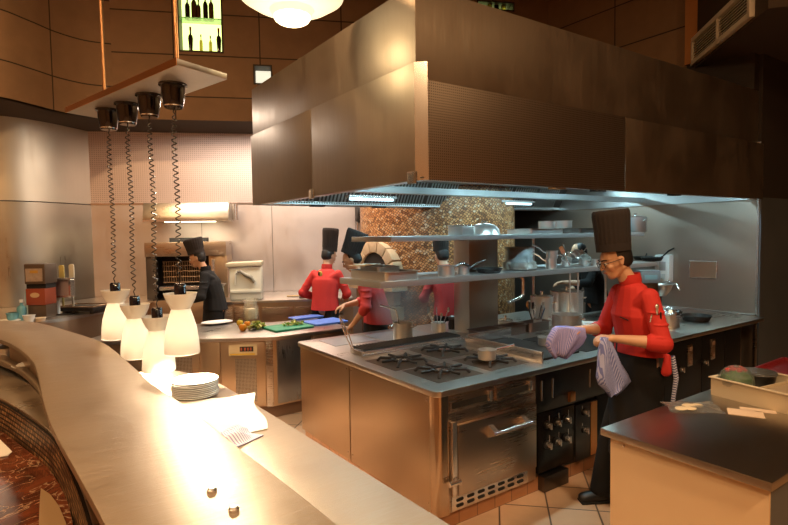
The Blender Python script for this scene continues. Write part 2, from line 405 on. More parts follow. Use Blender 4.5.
# brown panelled bulkhead above, with backlit bottle niches
bk = [cs(-5.6, 5.2), cs(-5.0, 5.45), cs(-4.36, 5.98), cs(-4.19, 6.4), cs(-4.10, 6.75), cs(-3.92, 7.05), cs(-3.65, 7.2)]
bk = smooth_path([(v.x, v.y) for v in bk], 5)
A = Vector(bk[-1]); Bq = Vector((6.67, 5.49)); ad = (Bq - A).normalized(); an = Vector((ad.y, -ad.x))
struct(MB().wallstrip(bk, 3.44, 5.4, .08), 'wall_bulkhead_curved', BROWNWALL)
def onbulk(px, py):                                           # where a line of sight meets the bulkhead: run along it, height
    r = R3 @ Vector((px - CXP, -(py - CYP), -F_PX)); n3 = Vector((an.x, an.y, 0)); t = n3.dot(Vector((A.x, A.y, 0))) / n3.dot(r); p = EYEV + r * t
    return (Vector((p.x, p.y)) - A).dot(ad), p.z
Lb = (Bq - A).length
holes = []
for (xa, xb, yb, zt) in ((180, 222, 50, 5.25), (255, 271, 83, None), (478, 513, 8, 5.25)):
    s0, z0 = onbulk(xa, yb); s1, _ = onbulk(xb, yb); z1 = zt or onbulk(xa, 66)[1]
    holes.append((s0, s1, z0, z1))
ss = sorted({0, Lb, *[h[0] for h in holes], *[h[1] for h in holes]}); zz = sorted({3.44, 5.4, *[h[2] for h in holes], *[h[3] for h in holes]})
mb = MB(); u0 = .35
for a, b in zip(ss, ss[1:]):
    for c, d in zip(zz, zz[1:]):
        if any(h[0] - 1e-4 < (a + b) / 2 < h[1] + 1e-4 and h[2] - 1e-4 < (c + d) / 2 < h[3] + 1e-4 for h in holes): continue
        pa, pb = A + ad * a, A + ad * b
        mb.face([(*pa, c), (*pb, c), (*pb, d), (*pa, d)], [(a + u0, c + .10), (b + u0, c + .10), (b + u0, d + .10), (a + u0, d + .10)])
struct(mb, 'wall_bulkhead', BROWNWALL)
NICHE = M('backlit_niche', (.6, .7, .2), 0, .6, (.78, .92, .30), 2.2)
NFRAME = M('niche_frame', (.05, .035, .02), 0, .6)
hm = frame(A, Bq)
for i, h in enumerate(holes):
    t = thing('bottle_niche', ['tall backlit green-yellow wall niche with bottles on two levels above the pale steel wall', 'small pale lit niche in the brown wall beside the top of the hood',
                               'green-yellow lit niche peeking over the front edge of the hood'][i], 'wall niche', (*(A + ad * h[0]), h[2]), math.atan2(ad.y, ad.x))
    w_, hh = h[1] - h[0], h[3] - h[2]; D = .22
    MB().box(0, w_, D, D + .01, 0, hh).build('back_panel', NICHE if i != 1 else M('pale_lit', (.8, .8, .7), 0, .6, (.9, .85, .65), 1.0), t)
    f = MB(); f.box(-.02, 0, -.01, D, -.02, hh + .02); f.box(w_, w_ + .02, -.01, D, -.02, hh + .02); f.box(-.02, w_ + .02, -.01, D, -.02, 0); f.box(-.02, w_ + .02, -.01, D, hh, hh + .02)
    f.build('surround', NFRAME, t)
    if i != 1:
        MB().box(0, w_, 0.02, D - .02, .43, .445).build('glass_shelf', M('green_glass', (.5, .8, .5), 0, .1, trans=.7), t)
# bottles standing in the niches
def bottle(name, label, loc, h, r, body, cap, rz=0, kind=0, group=None):
    t = thing(name, label, 'bottle', loc, rz, group)
    if kind == 0: pr = [(0, 0), (r, 0), (r, h * .58), (r * .8, h * .66), (r * .32, h * .74), (r * .3, h * .93), (0, h * .93)]
    else: pr = [(0, 0), (r * .62, 0), (r * .7, h * .1), (r, h * .55), (r * .85, h * .66), (r * .35, h * .72), (r * .33, h * .9), (0, h * .9)]
    MB().lathe(pr, 14).build('bottle_body', body, t)
    MB().lathe([(0, h * .86), (r * .42, h * .86), (r * .42, h), (0, h)], 12).build('cap', cap, t)
    return t
GD = M('dark_bottle_glass', (.02, .012, .006), 0, .12, coat=.5); GB = M('brown_bottle_glass', (.10, .04, .015), 0, .12, coat=.5)
GYL = M('yellow_bottle_glass', (.75, .6, .12), 0, .15, trans=.5); RCAP = M('red_cap', (.45, .05, .02), 0, .4)
h = holes[0]
for (px, hh, r, b, c, k, lev, lab) in (
        (186.8, .30, .033, GD, GD, 0, 1, 'dark bottle on the glass shelf of the tall niche, nearest the rod'),
        (193.5, .36, .038, GB, RCAP, 0, 1, 'wide brown red-capped bottle on the glass shelf of the tall niche'),
        (198.0, .28, .030, GB, GD, 0, 1, 'short brown bottle on the glass shelf of the tall niche, middle of five'),
        (205.0, .34, .034, GD, GD, 0, 1, 'dark bottle on the glass shelf of the tall niche, fourth along'),
        (210.8, .34, .034, GB, GD, 0, 1, 'brown bottle on the glass shelf of the tall niche at the hood end'),
        (189.0, .345, .034, GD, RCAP, 1, 0, 'dark tapered bottle with red cap standing on the niche floor near the rod'),
        (199.5, .25, .022, GYL, GD, 0, 0, 'small yellow bottle on the niche floor beside the red-capped bottle near the rod'),
        (209.0, .24, .022, GYL, GD, 0, 0, 'small yellow bottle on the niche floor, nearer the hood end'),
        (217.5, .345, .034, GD, RCAP, 1, 0, 'dark tapered bottle with red cap on the niche floor at the hood end')):
    s, _ = onbulk(px, 30); p = A + ad * (s) - an * .10
    bottle('bottle', lab, (p.x, p.y, h[2] + (.446 if lev else .001)), hh, r, b, c, 0, k, 'bottles in the lit wall niche')
h = holes[2]
for (px, hh, b, lab) in ((492, .3, GYL, 'yellow bottle in the niche over the hood, nearest its middle'), (499, .3, GD, 'dark bottle in the niche over the hood'), (506, .28, GYL, 'yellow bottle in the niche over the hood at its outer end')):
    s, _ = onbulk(px, 2); p = A + ad * s - an * .10
    bottle('bottle', lab, (p.x, p.y, h[2] + .001), hh, .035, b, GD, 0, 0, 'bottles in the niche over the hood')
# soffit under the bulkhead
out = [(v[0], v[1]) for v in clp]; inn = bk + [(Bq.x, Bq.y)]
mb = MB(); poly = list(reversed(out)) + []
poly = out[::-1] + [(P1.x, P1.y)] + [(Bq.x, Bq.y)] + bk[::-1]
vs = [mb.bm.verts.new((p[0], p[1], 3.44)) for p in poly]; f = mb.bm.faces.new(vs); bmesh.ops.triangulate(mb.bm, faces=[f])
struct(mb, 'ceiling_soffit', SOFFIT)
# wall behind the island on the right, steel below, brown panels above
struct(MB().box(6.67, 6.75, 2.62, 6.5, 0, 2.4), 'wall_right', M('steel_right_wall', (.42, .34, .28), .82, .33, noise=.22, nscale=1.3))
mb = MB(); mb.face([(6.67, 5.5, 2.4), (6.67, 2.62, 2.4), (6.67, 2.62, 5.4), (6.67, 5.5, 5.4)], [(0, 2.5), (2.88, 2.5), (2.88, 5.5), (0, 5.5)])
struct(mb, 'wall_right_upper', BROWNWALL)
struct(MB().box(6.655, 6.67, 2.615, 2.635, .9, 2.2), 'trim_right', ST_BRIGHT)
struct(MB().box(6.655, 6.67, 2.62, 4.6, .9, .915), 'trim_right_low', ST_BRIGHT)
struct(MB().box(6.671, 11, 2.60, 2.7, 0, 2.2), 'wall_end', ST_DIM)
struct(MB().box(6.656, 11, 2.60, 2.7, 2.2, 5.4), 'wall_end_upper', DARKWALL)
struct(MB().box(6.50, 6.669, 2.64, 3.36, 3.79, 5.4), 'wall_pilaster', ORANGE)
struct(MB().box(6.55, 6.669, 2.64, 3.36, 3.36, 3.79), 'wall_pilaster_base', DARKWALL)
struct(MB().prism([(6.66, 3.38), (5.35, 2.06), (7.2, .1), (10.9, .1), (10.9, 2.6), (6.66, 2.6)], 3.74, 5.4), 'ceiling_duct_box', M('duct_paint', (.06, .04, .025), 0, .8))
# air grille on the duct face
ga, gb = at(693.5, 52, d=6.4), at(759.5, 5, d=4.95)
ga = Vector((6.55, 3.268)); gb = Vector((5.52, 2.228)); gd = (gb - ga).normalized()
t = thing('air_grille', 'cream louvred air-conditioning grille on the dark duct above the hood', 'air grille', (ga.x, ga.y, 3.765), math.atan2(gd.y, gd.x))
Lg = (gb - ga).length; HG = .31
GRM = M('grille_paint', (.85, .78, .64), 0, .5)
f = MB(); f.box(0, Lg, -.05, .0, 0, .05); f.box(0, Lg, -.05, 0, HG - .05, HG); f.box(0, .05, -.05, 0, 0, HG); f.box(Lg - .05, Lg, -.05, 0, 0, HG); f.box(Lg / 2 - .015, Lg / 2 + .015, -.05, 0, 0, HG)
f.build('frame', GRM, t, bevel=.003)
f = MB()
for k in range(7): f.box(.05, Lg - .05, -.04, -.008, 0, .006, Matrix.Translation((0, 0, .065 + k * .029)) @ Matrix.Rotation(.5, 4, 'X'))
f.build('louvres', GRM, t)
MB().box(.04, Lg - .04, -.006, 0, .04, HG - .04).build('back_plate', RUBBER, t)

# ------------------------------------------------------------------ THE HOOD
t = thing('extraction_hood', 'large brown-grey steel extraction hood hanging over the cooking island', 'extraction hood', (2.0, 2.54, 2.18))
hx0, hx1, hy0, hy1 = 1.985, 6.655, 2.58, 5.43
up = MB().box(hx0 + .012, hx1, hy0 + .055, hy1 - .03, 2.78, 3.35); up.build('upper_box', ST_HOOD, t, w=True, bevel=.004)
for (a, b, z1) in ((hy0 + .06, 4.035, 2.885), (4.045, hy1, 2.885)):
    MB().box(hx0, hx0 + .02, a, b, 2.18, z1).build('side_panel', ST_HOOD, t, w=True, bevel=.002)
MB().prism([(hx0, hy0 + .058), (hx0 + .058, hy0), (hx0 + .07, hy0 + .02), (hx0 + .02, hy0 + .07)], 2.18, 2.885).build('corner_strip', ST_BRIGHT, t, w=True)
for (a, b) in ((hx0 + .062, 4.077), (4.087, hx1)):
    m_ = MB().box(a, b, hy0, hy0 + .02, 2.18, 2.775).build('front_panel', PERFH if a < 3 else ST_HOOD, t, w=True, bevel=.002)
MB().box(hx0 + .02, hx1, hy1 - .02, hy1, 2.18, 2.885).build('rear_panel', ST_IN, t, w=True)
MB().box(hx1 - .02, hx1, hy0 + .02, hy1 - .02, 2.18, 2.8).build('end_panel', ST_IN, t, w=True)
MB().box(hx0 + .25, hx1 - .1, hy0 + .3, hy1 - .3, 2.47, 2.49).build('inner_ceiling', ST_IN, t, w=True)
g = MB()                                                      # inner collecting gutter and sloped filter banks
g.box(hx0 + .02, hx1 - .02, hy0 + .02, hy0 + .13, 2.19, 2.20); g.box(hx0 + .02, hx1 - .02, hy1 - .16, hy1 - .02, 2.19, 2.20)
g.box(hx0 + .02, hx0 + .13, hy0 + .13, hy1 - .16, 2.19, 2.20); g.box(hx0 + .13, hx0 + .14, hy0 + .13, hy1 - .16, 2.19, 2.24)
g.box(hx0 + .13, hx1 - .02, hy0 + .13, hy0 + .14, 2.19, 2.24); g.box(hx0 + .13, hx1 - .02, hy1 - .17, hy1 - .16, 2.19, 2.24)
g.box(hx0 + .02, hx1 - .02, 3.93, 4.03, 2.22, 2.28)
g.build('gutter', ST_IN, t, w=True)
for yy0, yy1, zz0, zz1 in ((hy0 + .14, hy0 + .32, 2.21, 2.475), (hy1 - .17, hy1 - .32, 2.21, 2.475)):
    f = MB(); n = 9; w_ = (hx1 - hx0 - .3) / n
    for k in range(n):
        x0 = hx0 + .16 + k * w_
        for q in range(10):
            xx = x0 + .02 + q * (w_ - .04) / 10
            f.face([(xx, yy0, zz0), (xx + (w_ - .04) / 20, yy0, zz0), (xx + (w_ - .04) / 20, yy1, zz1), (xx, yy1, zz1)])
    f.build('baffle_filters', ST_IN, t, w=True)
    MB().face; f = MB(); f.face([(hx0 + .14, yy0, zz0 + .012), (hx1 - .02, yy0, zz0 + .012), (hx1 - .02, yy1, zz1 + .012), (hx0 + .14, yy1, zz1 + .012)]); f.build('filter_backing', ST_DARK, t, w=True)
PST = perforated('perforated_strip', (.62, .62, .60), (.01, .01, .01), .03, .36)
f = MB(); f.face([(2.2, hy0 + .021, 2.205), (6.5, hy0 + .021, 2.205), (6.5, hy0 + .121, 2.215), (2.2, hy0 + .121, 2.215)], [(0, 0), (4.3, 0), (4.3, .09), (0, .09)]); f.build('drip_strip', PST, t, w=True)
f = MB(); f.face([(2.2, hy1 - .172, 2.20), (6.5, hy1 - .172, 2.20), (6.5, hy1 - .172, 2.24), (2.2, hy1 - .172, 2.24)], [(0, 0), (4.3, 0), (4.3, .06), (0, .06)]); f.build('drip_strip', PST, t, w=True)
TUBE = M('hood_tube_light', (.8, .95, 1), 0, .4, (.55, .90, 1.0), 2.5)
for x0 in (2.55, 4.05, 5.3):
    for yy in (2.86, 4.55):
        l = MB().box(x0, x0 + .95, yy - .07, yy + .07, 2.452, 2.469).build('light_fitting', ST_BRIGHT, t, w=True)
for pa, pb in ((350, 393), (482, 531)):
    xa, xb = at(pa, 198, Y=5.1).x, at(pb, 202, Y=5.1).x
    l = MB().box(xa - .03, xb + .03, 5.06, 5.14, 2.262, 2.29).build('light_fitting', ST_BRIGHT, t, w=True)
    MB().cyl((xa, 5.1, 2.25), (xb, 5.1, 2.25), .016, n=10).build('tube', TUBE, l, w=True)
for y_, x_ in ((4.04, hx0 - .004), (2.66, hx0 - .004)):
    MB().box(x_ - .012, x_, y_ - .04, y_ + .04, 2.16, 2.235).build('bracket', ST_BRIGHT, t, w=True, bevel=.002)
BRS = M('brass_clip', (.6, .36, .14), .9, .35)
for xx in (3.25, 3.75, 4.9): MB().box(xx, xx + .12, hy0 + .03, hy0 + .10, 2.172, 2.19).build('clip', BRS if xx < 3.5 else BLACK, t, w=True, bevel=.002)
for xx in (2.6, 3.4, 4.4, 5.4):
    MB().box(xx, xx + .16, hy1 - .12, hy1 - .05, 2.172, 2.19).build('clip', BLACK, t, w=True, bevel=.002)

# ------------------------------------------------------------------ THE COOKING ISLAND
t = thing('cooking_island', 'long steel cooking island with an oven and knob panels in its front', 'cooking island', (2.04, 2.53, 0))
ISL = t
def rounded(x0, x1, y0, y1, r, cor=(1, 1, 1, 1), n=6):
    pts = []
    for k, (cx, cy, a0) in enumerate(((x0 + r, y0 + r, PI), (x1 - r, y0 + r, 1.5 * PI), (x1 - r, y1 - r, 0), (x0 + r, y1 - r, .5 * PI))):
        if cor[k]:
            for i in range(n + 1): a = a0 + .5 * PI * i / n; pts.append((cx + r * math.cos(a), cy + r * math.sin(a)))
        else: pts.append(((x0, y0), (x1, y0), (x1, y1), (x0, y1))[k])
    return pts
MB().prism(rounded(2.02, 5.05, 2.505, 4.52, .05, (1, 0, 0, 1)), .862, .9).build('worktop', ST_TOP, t, w=True, bevel=.006)
MB().prism([(5.052, 2.505), (6.56, 2.505), (6.62, 2.56), (6.655, 3.95), (5.052, 3.95)], .862, .9).build('worktop_extension', ST_TOP, t, w=True, bevel=.006)
MB().box(2.06, 5.03, 2.56, 4.48, .10, .862).build('carcass', ST_DARK, t, w=True)
MB().box(5.03, 6.1, 2.58, 3.9, .10, .862).build('carcass_extension', ST_DARK, t, w=True)
MB().box(2.07, 6.1, 2.56, 4.47, 0, .105).build('tiled_plinth', BRICKP, t, w=True)
for a, b in ((2.60, 3.60), (3.612, 4.49)):
    p_ = MB().box(2.048, 2.062, a, b, .10, .862).build('side_panel', ST_PANELV, t, w=True, bevel=.002)
    s_ = MB()
    for zz in (.82, .16):
        for yy in (a + .03, b - .03): s_.cyl((2.049, yy, zz), (2.044, yy, zz), .006, n=10)
    s_.build('screw', ST_BRIGHT, p_, w=True)
MB().prism(rounded(2.045, 2.13, 2.525, 2.605, .035, (1, 0, 0, 0)), .105, .862).build('corner_post', steel('warm_steel_post', (.60, .45, .32), .22, (60, 60, 3), .03, .06), t, w=True)
# oven
fr = MB().box(2.13, 2.94, 2.535, 2.565, .105, .862).build('oven_surround', ST_PANEL, t, w=True, bevel=.003)
dr = MB().box(2.185, 2.905, 2.495, 2.53, .215, .665).build('oven_door', ST_PANEL, t, w=True, bevel=.008)
hb = MB(); hb.tube([(2.42, 2.43, .575), (2.80, 2.43, .575)], .014, 12)
for xx in (2.46, 2.76): hb.prism([(0, 0), (.085, 0), (.05, .066), (.03, .066)], -.02, .02, Matrix(((0, 0, 1, xx), (0, -1, 0, 2.497), (1, 0, 0, .53), (0, 0, 0, 1))))
hb.build('oven_handle', ST_BRIGHT, dr, w=True)
hg = MB(); hg.box(2.142, 2.18, 2.50, 2.53, .22, .69); hg.build('hinge_plate', ST_BRIGHT, t, w=True, bevel=.004)
hg = MB(); hg.cyl((2.10, 2.49, .315), (2.19, 2.49, .315), .018, n=14); hg.build('hinge', ST_BRIGHT, t, w=True)
vp = MB().box(2.15, 2.84, 2.522, 2.535, .115, .208).build('vent_panel', ST_BRIGHT, t, w=True, bevel=.002)
for r_ in range(2):
    for k in range(7):
        x0 = 2.185 + k * .092; MB().prism(rounded(x0, x0 + .06, .134 + r_ * .036, .154 + r_ * .036, .0095), 0, .003, Matrix(((1, 0, 0, 0), (0, 0, -1, 2.522), (0, 1, 0, 0), (0, 0, 0, 1)))).build('vent_slot', RUBBER, vp, w=True)
for a, b in ((2.14, 2.50), (2.545, 2.885)):
    q = MB().box(a, b, 2.523, 2.535, .745, .845).build('drip_tray', ST_PANEL, t, w=True, bevel=.003)
    MB().box(a + .02, b - .04, 2.519, 2.524, .768, .805).build('finger_slot', RUBBER, q, w=True)
    MB().box(b - .035, b - .008, 2.505, 2.524, .765, .83).build('latch', ST_BRIGHT, q, w=True, bevel=.003)
def knob(x, z, parent):
    k = MB().cyl((x, 2.528, z), (x, 2.512, z), .030, .027, 20).build('knob', BLACK, parent, w=True)
    m_ = MB(); m_.cyl((x, 2.512, z), (x, 2.485, z), .021, .017, 18); m_.box(x - .006, x + .006, 2.478, 2.50, z - .024, z + .024)
    m_.build('knob_grip', ST_BRIGHT, k, w=True, bevel=.002); return k
cp = MB().box(2.965, 3.36, 2.53, 2.56, .135, .565).build('control_panel', M('gloss_black_panel', (.012, .01, .009), .2, .2), t, w=True, bevel=.004)
for x in (3.045, 3.15, 3.258):
    for z in (.478, .335):
        knob(x, z, cp)
        MB().box(x + .028, x + .034, 2.526, 2.531, z + .01, z + .06).build('scale_mark', ST_BRIGHT, cp, w=True)
sp = MB().box(3.375, 3.635, 2.525, 2.56, .12, .552).build('side_control_panel', ST_DARK, t, w=True, bevel=.004)
MB().box(3.555, 3.632, 2.521, 2.528, .13, .545).build('copper_strip', COPPER, sp, w=True)
for z in (.487, .352): knob(3.47, z, sp)
for z in (.52, .385): MB().box(3.445, 3.452, 2.521, 2.526, z - .03, z + .02).build('scale_mark', ST_BRIGHT, sp, w=True)
MB().box(2.99, 3.26, 2.50, 2.56, 0.004, .115).build('foot_box', ST_DARK, t, w=True, bevel=.004)
MB().box(2.94, 4.62, 2.538, 2.56, .575, .86).build('dark_fascia', ST_DARK, t, w=True, bevel=.002)
for x in (3.0, 3.12, 3.55): MB().box(x, x + .008, 2.53, 2.54, .66, .80).build('fascia_strip', ST_BRIGHT, t, w=True)
for x, z in ((3.331, .63),):
    MB().box(x - .03, x + .03, 2.515, 2.54, z - .035, z + .035).build('lever', COPPER, t, w=True, bevel=.004)
CAB = M('cabinet_black', (.018, .018, .02), .5, .35)
for a, b in ((3.65, 4.12), (4.13, 4.62)): MB().box(a, b, 2.538, 2.56, .12, .57).build('lower_door', CAB, t, w=True, bevel=.004)
for a, b, k in ((4.63, 5.28, 1), (5.29, 5.74, 1), (5.75, 6.09, 0)):
    d_ = MB().box(a, b, 2.538, 2.56, .12, .855).build('cabinet_door', CAB, t, w=True, bevel=.004)
    if k:
        xs = (5.05,) if a < 5 else (5.48,)
        for x in xs:
            MB().box(x - .04, x + .04, 2.524, 2.54, .60, .80).build('switch_plate', ST_PANEL, d_, w=True, bevel=.003)
            for zz in (.62, .74): MB().box(x - .022, x + .022, 2.518, 2.526, zz, zz + .04).build('switch', M('switch_grey', (.35, .22, .16), 0, .5), d_, w=True)
            knob(x - .19, .60, d_)
MB().box(6.10, 6.13, 2.55, 2.58, 0, .862).build('leg', ST_PANEL, t, w=True, bevel=.003)
MB().box(6.50, 6.53, 2.56, 2.59, 0, .862).build('leg', ST_PANEL, t, w=True, bevel=.003)
MB().box(6.13, 6.5, 2.6, 3.9, .25, .27).build('under_shelf', ST_DARK, t, w=True)
# burners and grates let into the worktop
def grate(cx, cy, s=.19):
    g_ = MB(); z = .925
    for k in range(4):
        a = PI / 2 * k + PI / 4; c_, s_ = math.cos(a), math.sin(a)
        g_.tube([(cx + .045 * c_, cy + .045 * s_, z), (cx + s * .98 * c_, cy + s * .98 * s_, z + .002), (cx + s * 1.12 * c_, cy + s * 1.12 * s_, .902)], .011, 6)
        a = PI / 2 * k; c_, s_ = math.cos(a), math.sin(a)
        g_.tube([(cx + .07 * c_, cy + .07 * s_, z), (cx + s * 1.05 * c_, cy + s * 1.05 * s_, z)], .010, 6)
    g_.tube([(cx + .075 * math.cos(k * PI / 6), cy + .075 * math.sin(k * PI / 6), z - .004) for k in range(12)], .009, 6, closed=True)
    g_.build('pan_grate', IRON, ISL, w=True)
    b_ = MB(); b_.lathe([(0, .901), (.055, .901), (.055, .909), (.035, .913), (.035, .919), (0, .920)], 20, Matrix.Translation((cx, cy, 0))); b_.build('burner_cap', ST_BRIGHT, ISL, w=True)
BP = M('burner_pan', (.16, .12, .09), .8, .4, noise=.3)
for (cx, cy) in ((2.32, 3.28), (2.36, 2.86), (2.80, 3.36), (2.84, 2.88)):
    MB().box(cx - .2, cx + .2, cy - .2, cy + .2, .8995, .902).build('burner_tray', BP, ISL, w=True)
    grate(cx, cy, .17)
# charcoal grill behind the burners
gr = MB().box(2.17, 3.22, 3.60, 3.80, .90, .94).build('chargrill', ST_BRIGHT, ISL, w=True, bevel=.008)
f = MB()
for k in range(34): x = 2.20 + k * .0295; f.cyl((x, 3.61, .952), (x, 3.79, .952), .007, n=6)
f.cyl((2.19, 3.62, .945), (3.2, 3.62, .945), .007, n=6); f.cyl((2.19, 3.78, .945), (3.2, 3.78, .945), .007, n=6)
f.build('grill_bars', IRON, gr, w=True)
MB().box(2.66, 3.2, 3.86, 4.4, .8995, .904).build('bright_plate', ST_IN, ISL, w=True)
f = MB(); f.box(2.15, 3.24, 3.555, 3.59, .90, .925); f.build('drip_edge', ST_BRIGHT, gr, w=True, bevel=.004)
MB().box(2.2, 2.62, 4.1, 4.42, .8995, .903).build('sunken_tray', ST_IN, ISL, w=True)
# splash guards around the fryer zone
f = MB(); f.box(3.085, 3.10, 2.60, 3.42, .9, .985); f.box(3.10, 3.62, 3.40, 3.415, .9, 1.0); f.build('splash_guard', ST_BRIGHT, ISL, w=True, bevel=.002)
f = MB().box(3.11, 3.60, 2.66, 3.39, .9, .915).build('griddle_plate', IRON, ISL, w=True, bevel=.003)
MB().box(3.66, 4.3, 2.64, 3.3, .8995, .905).build('hob_plate', BLACK, ISL, w=True)
# column and the two over-shelves
t = thing('overshelf_unit', 'two-tier steel over-shelf standing on a square steel column in the middle of the island', 'shelf unit', (3.67, 3.9, .9))
MB().box(3.48, 3.86, 3.80, 4.02, .90, 1.86).build('column', steel('column_steel', (.60, .54, .46), .33, (60, 60, 3), .04, .1), t, w=True, bevel=.004)
SHELFM = M('shelf_steel', (.62, .63, .63), .8, .33)
MB().box(2.28, 5.15, 3.50, 4.15, 1.437, 1.487).build('shelf_board', SHELFM, t, w=True, bevel=.004)
MB().box(2.39, 5.92, 3.50, 4.12, 1.798, 1.842).build('shelf_board', SHELFM, t, w=True, bevel=.004)
MB().box(5.18, 6.2, 3.50, 4.10, 1.437, 1.487).build('shelf_board', SHELFM, t, w=True, bevel=.004)
for x in (4.55, 5.85):
    MB().cyl((x, 3.95, .9), (x, 3.95, 1.82), .014, n=12).build('post', ST_POT, t, w=True)
for x in (4.62, 4.75): MB().cyl((x, 3.53, .9), (x, 3.53, 1.46), .009, n=10).build('rod', ST_POT, t, w=True)
f = MB(); f.cyl((3.88, 3.62, 1.455), (3.98, 3.62, 1.455), .02, n=12); f.tube([(3.98, 3.62, 1.44), (4.0, 3.60, 1.40), (4.0, 3.60, 1.26), (3.97, 3.60, 1.23), (3.78, 3.58, 1.20)], .017, 10)
f.build('pot_filler_tap', ST_BRIGHT, t, w=True)
# ------------------------------------------------------------------ THE PASS: high ledge, low shelf, marble bar
ZL = 1.15
def P2(px, py, Z): v = at(px, py, Z=Z); return (v.x, v.y)
edgeR = [P2(*q, ZL) for q in ((-70, 326), (-30, 322), (0, 320.5), (23, 321), (46, 324.5), (68.5, 331), (91, 338), (108.6, 346), (137, 370), (151, 383), (190, 409), (233, 443), (285, 483), (338, 525))]
edgeR += [(edgeR[-1][0] + .01, .85), (edgeR[-1][0] + .015, .45)]
edgeL = [P2(*q, ZL) for q in ((-70, 330), (-30, 332), (0, 339.5), (18, 348), (32, 360.5), (38, 375), (42, 396), (49, 420), (59.5, 441.7), (78.6, 476), (105, 525))]
edgeL += [(edgeL[-1][0] + .02, 1.1), (edgeL[-1][0] + .03, .7), (edgeL[-1][0] + .04, .45)]
eR, eL = smooth_path(edgeR, 5), smooth_path(edgeL, 5)
t = thing('serving_ledge', 'S-curved brushed steel serving ledge sweeping across the front of the kitchen', 'serving counter', (.35, 1.5, 0))
LEDGE = t
MB().prism(eR + eL[::-1], ZL - .03, ZL).build('ledge_top', ST_LEDGE, t, w=True, bevel=.004)
def offs(path, o):
    out = []
    for i, p in enumerate(path):
        a, b = Vector(path[max(i - 1, 0)]), Vector(path[min(i + 1, len(path) - 1)]); d = (b - a).normalized(); out.append((p[0] + d.y * o * -1, p[1] + d.x * o))
    return out
ped = [(edgeL[i][0] + (.13 if i > 4 else .05), edgeL[i][1] + (0 if i > 4 else .08)) for i in range(2, len(edgeL))]
MB().wallstrip(smooth_path(ped, 4), 0, ZL - .031, .03).build('front_panel', ST_PANELV, t, w=True)
f = MB()
for y in (1.0, 2.0, 3.0):
    x = .40 if y < 2.5 else .30; f = MB(); f.box(x - .03, x + .03, y - .03, y + .03, .9, ZL - .03); f.build('bracket_post', ST_PANEL, t, w=True)
for i, (px, py) in enumerate(((212, 492), (234, 511))):
    p = at(px, py, Z=ZL)
    tag(MB().lathe([(0, 0), (.0135, 0), (.0135, .007), (.009, .012), (0, .013)], 20, Matrix.Translation((p.x, p.y, ZL))).build('steel_stud', ST_BRIGHT),
        ['small round steel stud on the serving ledge, the one nearer the heat lamps', 'small round steel stud on the serving ledge, the one nearer the viewer'][i], 'stud', 'studs on the ledge')
t = thing('pass_shelf', 'low steel pass shelf behind the serving ledge, bright under the heat lamps', 'pass shelf', (.8, 2.4, 0))
lowR = [(1.15, .4), (1.12, 1.34), (1.098, 2.0), (1.076, 2.66), (1.04, 3.48), (1.0, 3.8), (.90, 4.05), (.74, 4.2)]
lowL = [(.50, .4), (.46, 1.3), (.42, 2.0), (.38, 2.8), (.33, 3.4), (.30, 4.0), (.30, 4.2)]
MB().prism(lowR + lowL[::-1], .862, .9).build('shelf_top', ST_LEDGE, t, w=True, bevel=.004)
MB().wallstrip([(p[0] - .05, p[1]) for p in lowR[:7]], .1, .861, .02).build('back_panel', ST_PANELV, t, w=True)
MB().wallstrip([(p[0] - .09, p[1]) for p in lowR[:7]], 0, .1, .02).build('plinth', BRICKP, t, w=True)
# marble bar, woven band and its steel cap (guest side)
wt = [P2(*q, .95) for q in ((-60, 385), (-25, 391), (0, 400), (24, 414), (47.6, 431), (62, 447.6), (78.6, 483), (93, 525))]
wt += [(wt[-1][0] + .01, 1.0), (wt[-1][0] + .02, .6)]
wts = smooth_path(wt, 5)
t = thing('woven_counter_front', 'curved bronze woven counter front under a steel cap beside the marble bar', 'counter front', (wt[5][0], wt[5][1], 0))
MB().wallstrip(wts, .10, .945, -.012).build('woven_band', WOVEN, t, w=True)
cap_in = [P2(*q, .95) for q in ((-60, 368), (-25, 370), (0, 376), (23, 383), (39, 397), (52, 424))]
cap_in += [(wt[6][0] + .06, wt[6][1] + .15), (wt[7][0] + .09, wt[7][1] + .05), (wt[8][0] + .09, 1.0), (wt[9][0] + .09, .6)]
CREAMST = steel('steel_cap', (.72, .62, .48), .3, (5, 40, 5), .04, .1)
MB().prism(wts + smooth_path(cap_in, 5)[::-1], .945, .962).build('steel_cap', CREAMST, t, w=True)
t2 = [P2(*q, .99) for q in ((-60, 352), (-25, 354), (0, 361), (20, 370), (36, 385), (44, 402))]
t3 = [P2(*q, .99) for q in ((-60, 336), (-25, 342), (0, 352), (18, 362), (32, 372), (40, 382))]
r = thing('inner_counter', 'dark edged inner steel counter strip curving below the serving ledge', 'counter', (t2[2][0], t2[2][1], 0))
MB().prism(smooth_path(t2, 4) + smooth_path(t3, 4)[::-1], .955, .99).build('counter_top', ST_LEDGE, r, w=True, bevel=.003)
MB().wallstrip([(p[0] + .03, p[1] + .03) for p in smooth_path(t2, 4)], 0, .955, .02).build('counter_side', ST_DARK, r, w=True)
mp = [P2(*q, .79) for q in ((-90, 425), (-40, 424), (0, 431), (24, 448), (43, 462), (58, 482), (69, 506), (73, 525))]
mp += [(mp[-1][0] + .01, 1.0), (mp[-1][0] - .05, .6)]
r = thing('marble_bar', 'red-brown veined marble bar top in the corner nearest the viewer', 'bar top', (-.1, 1.9, 0))
mps = smooth_path(mp, 5)
MB().prism(mps + [(-.9, .6), (-.9, 2.6)], .75, .79).build('marble_slab', MARBLE, r, w=True, bevel=.006)
MB().prism([(p[0] - .10, p[1] - .05) for p in mps] + [(-.8, .65), (-.8, 2.5)], 0, .75).build('bar_base', ST_DARK, r, w=True)
lp = [P2(*q, .80) for q in ((44, 525), (56, 525), (45, 498), (22, 484), (0, 480), (-40, 484), (-40, 560), (30, 560))]
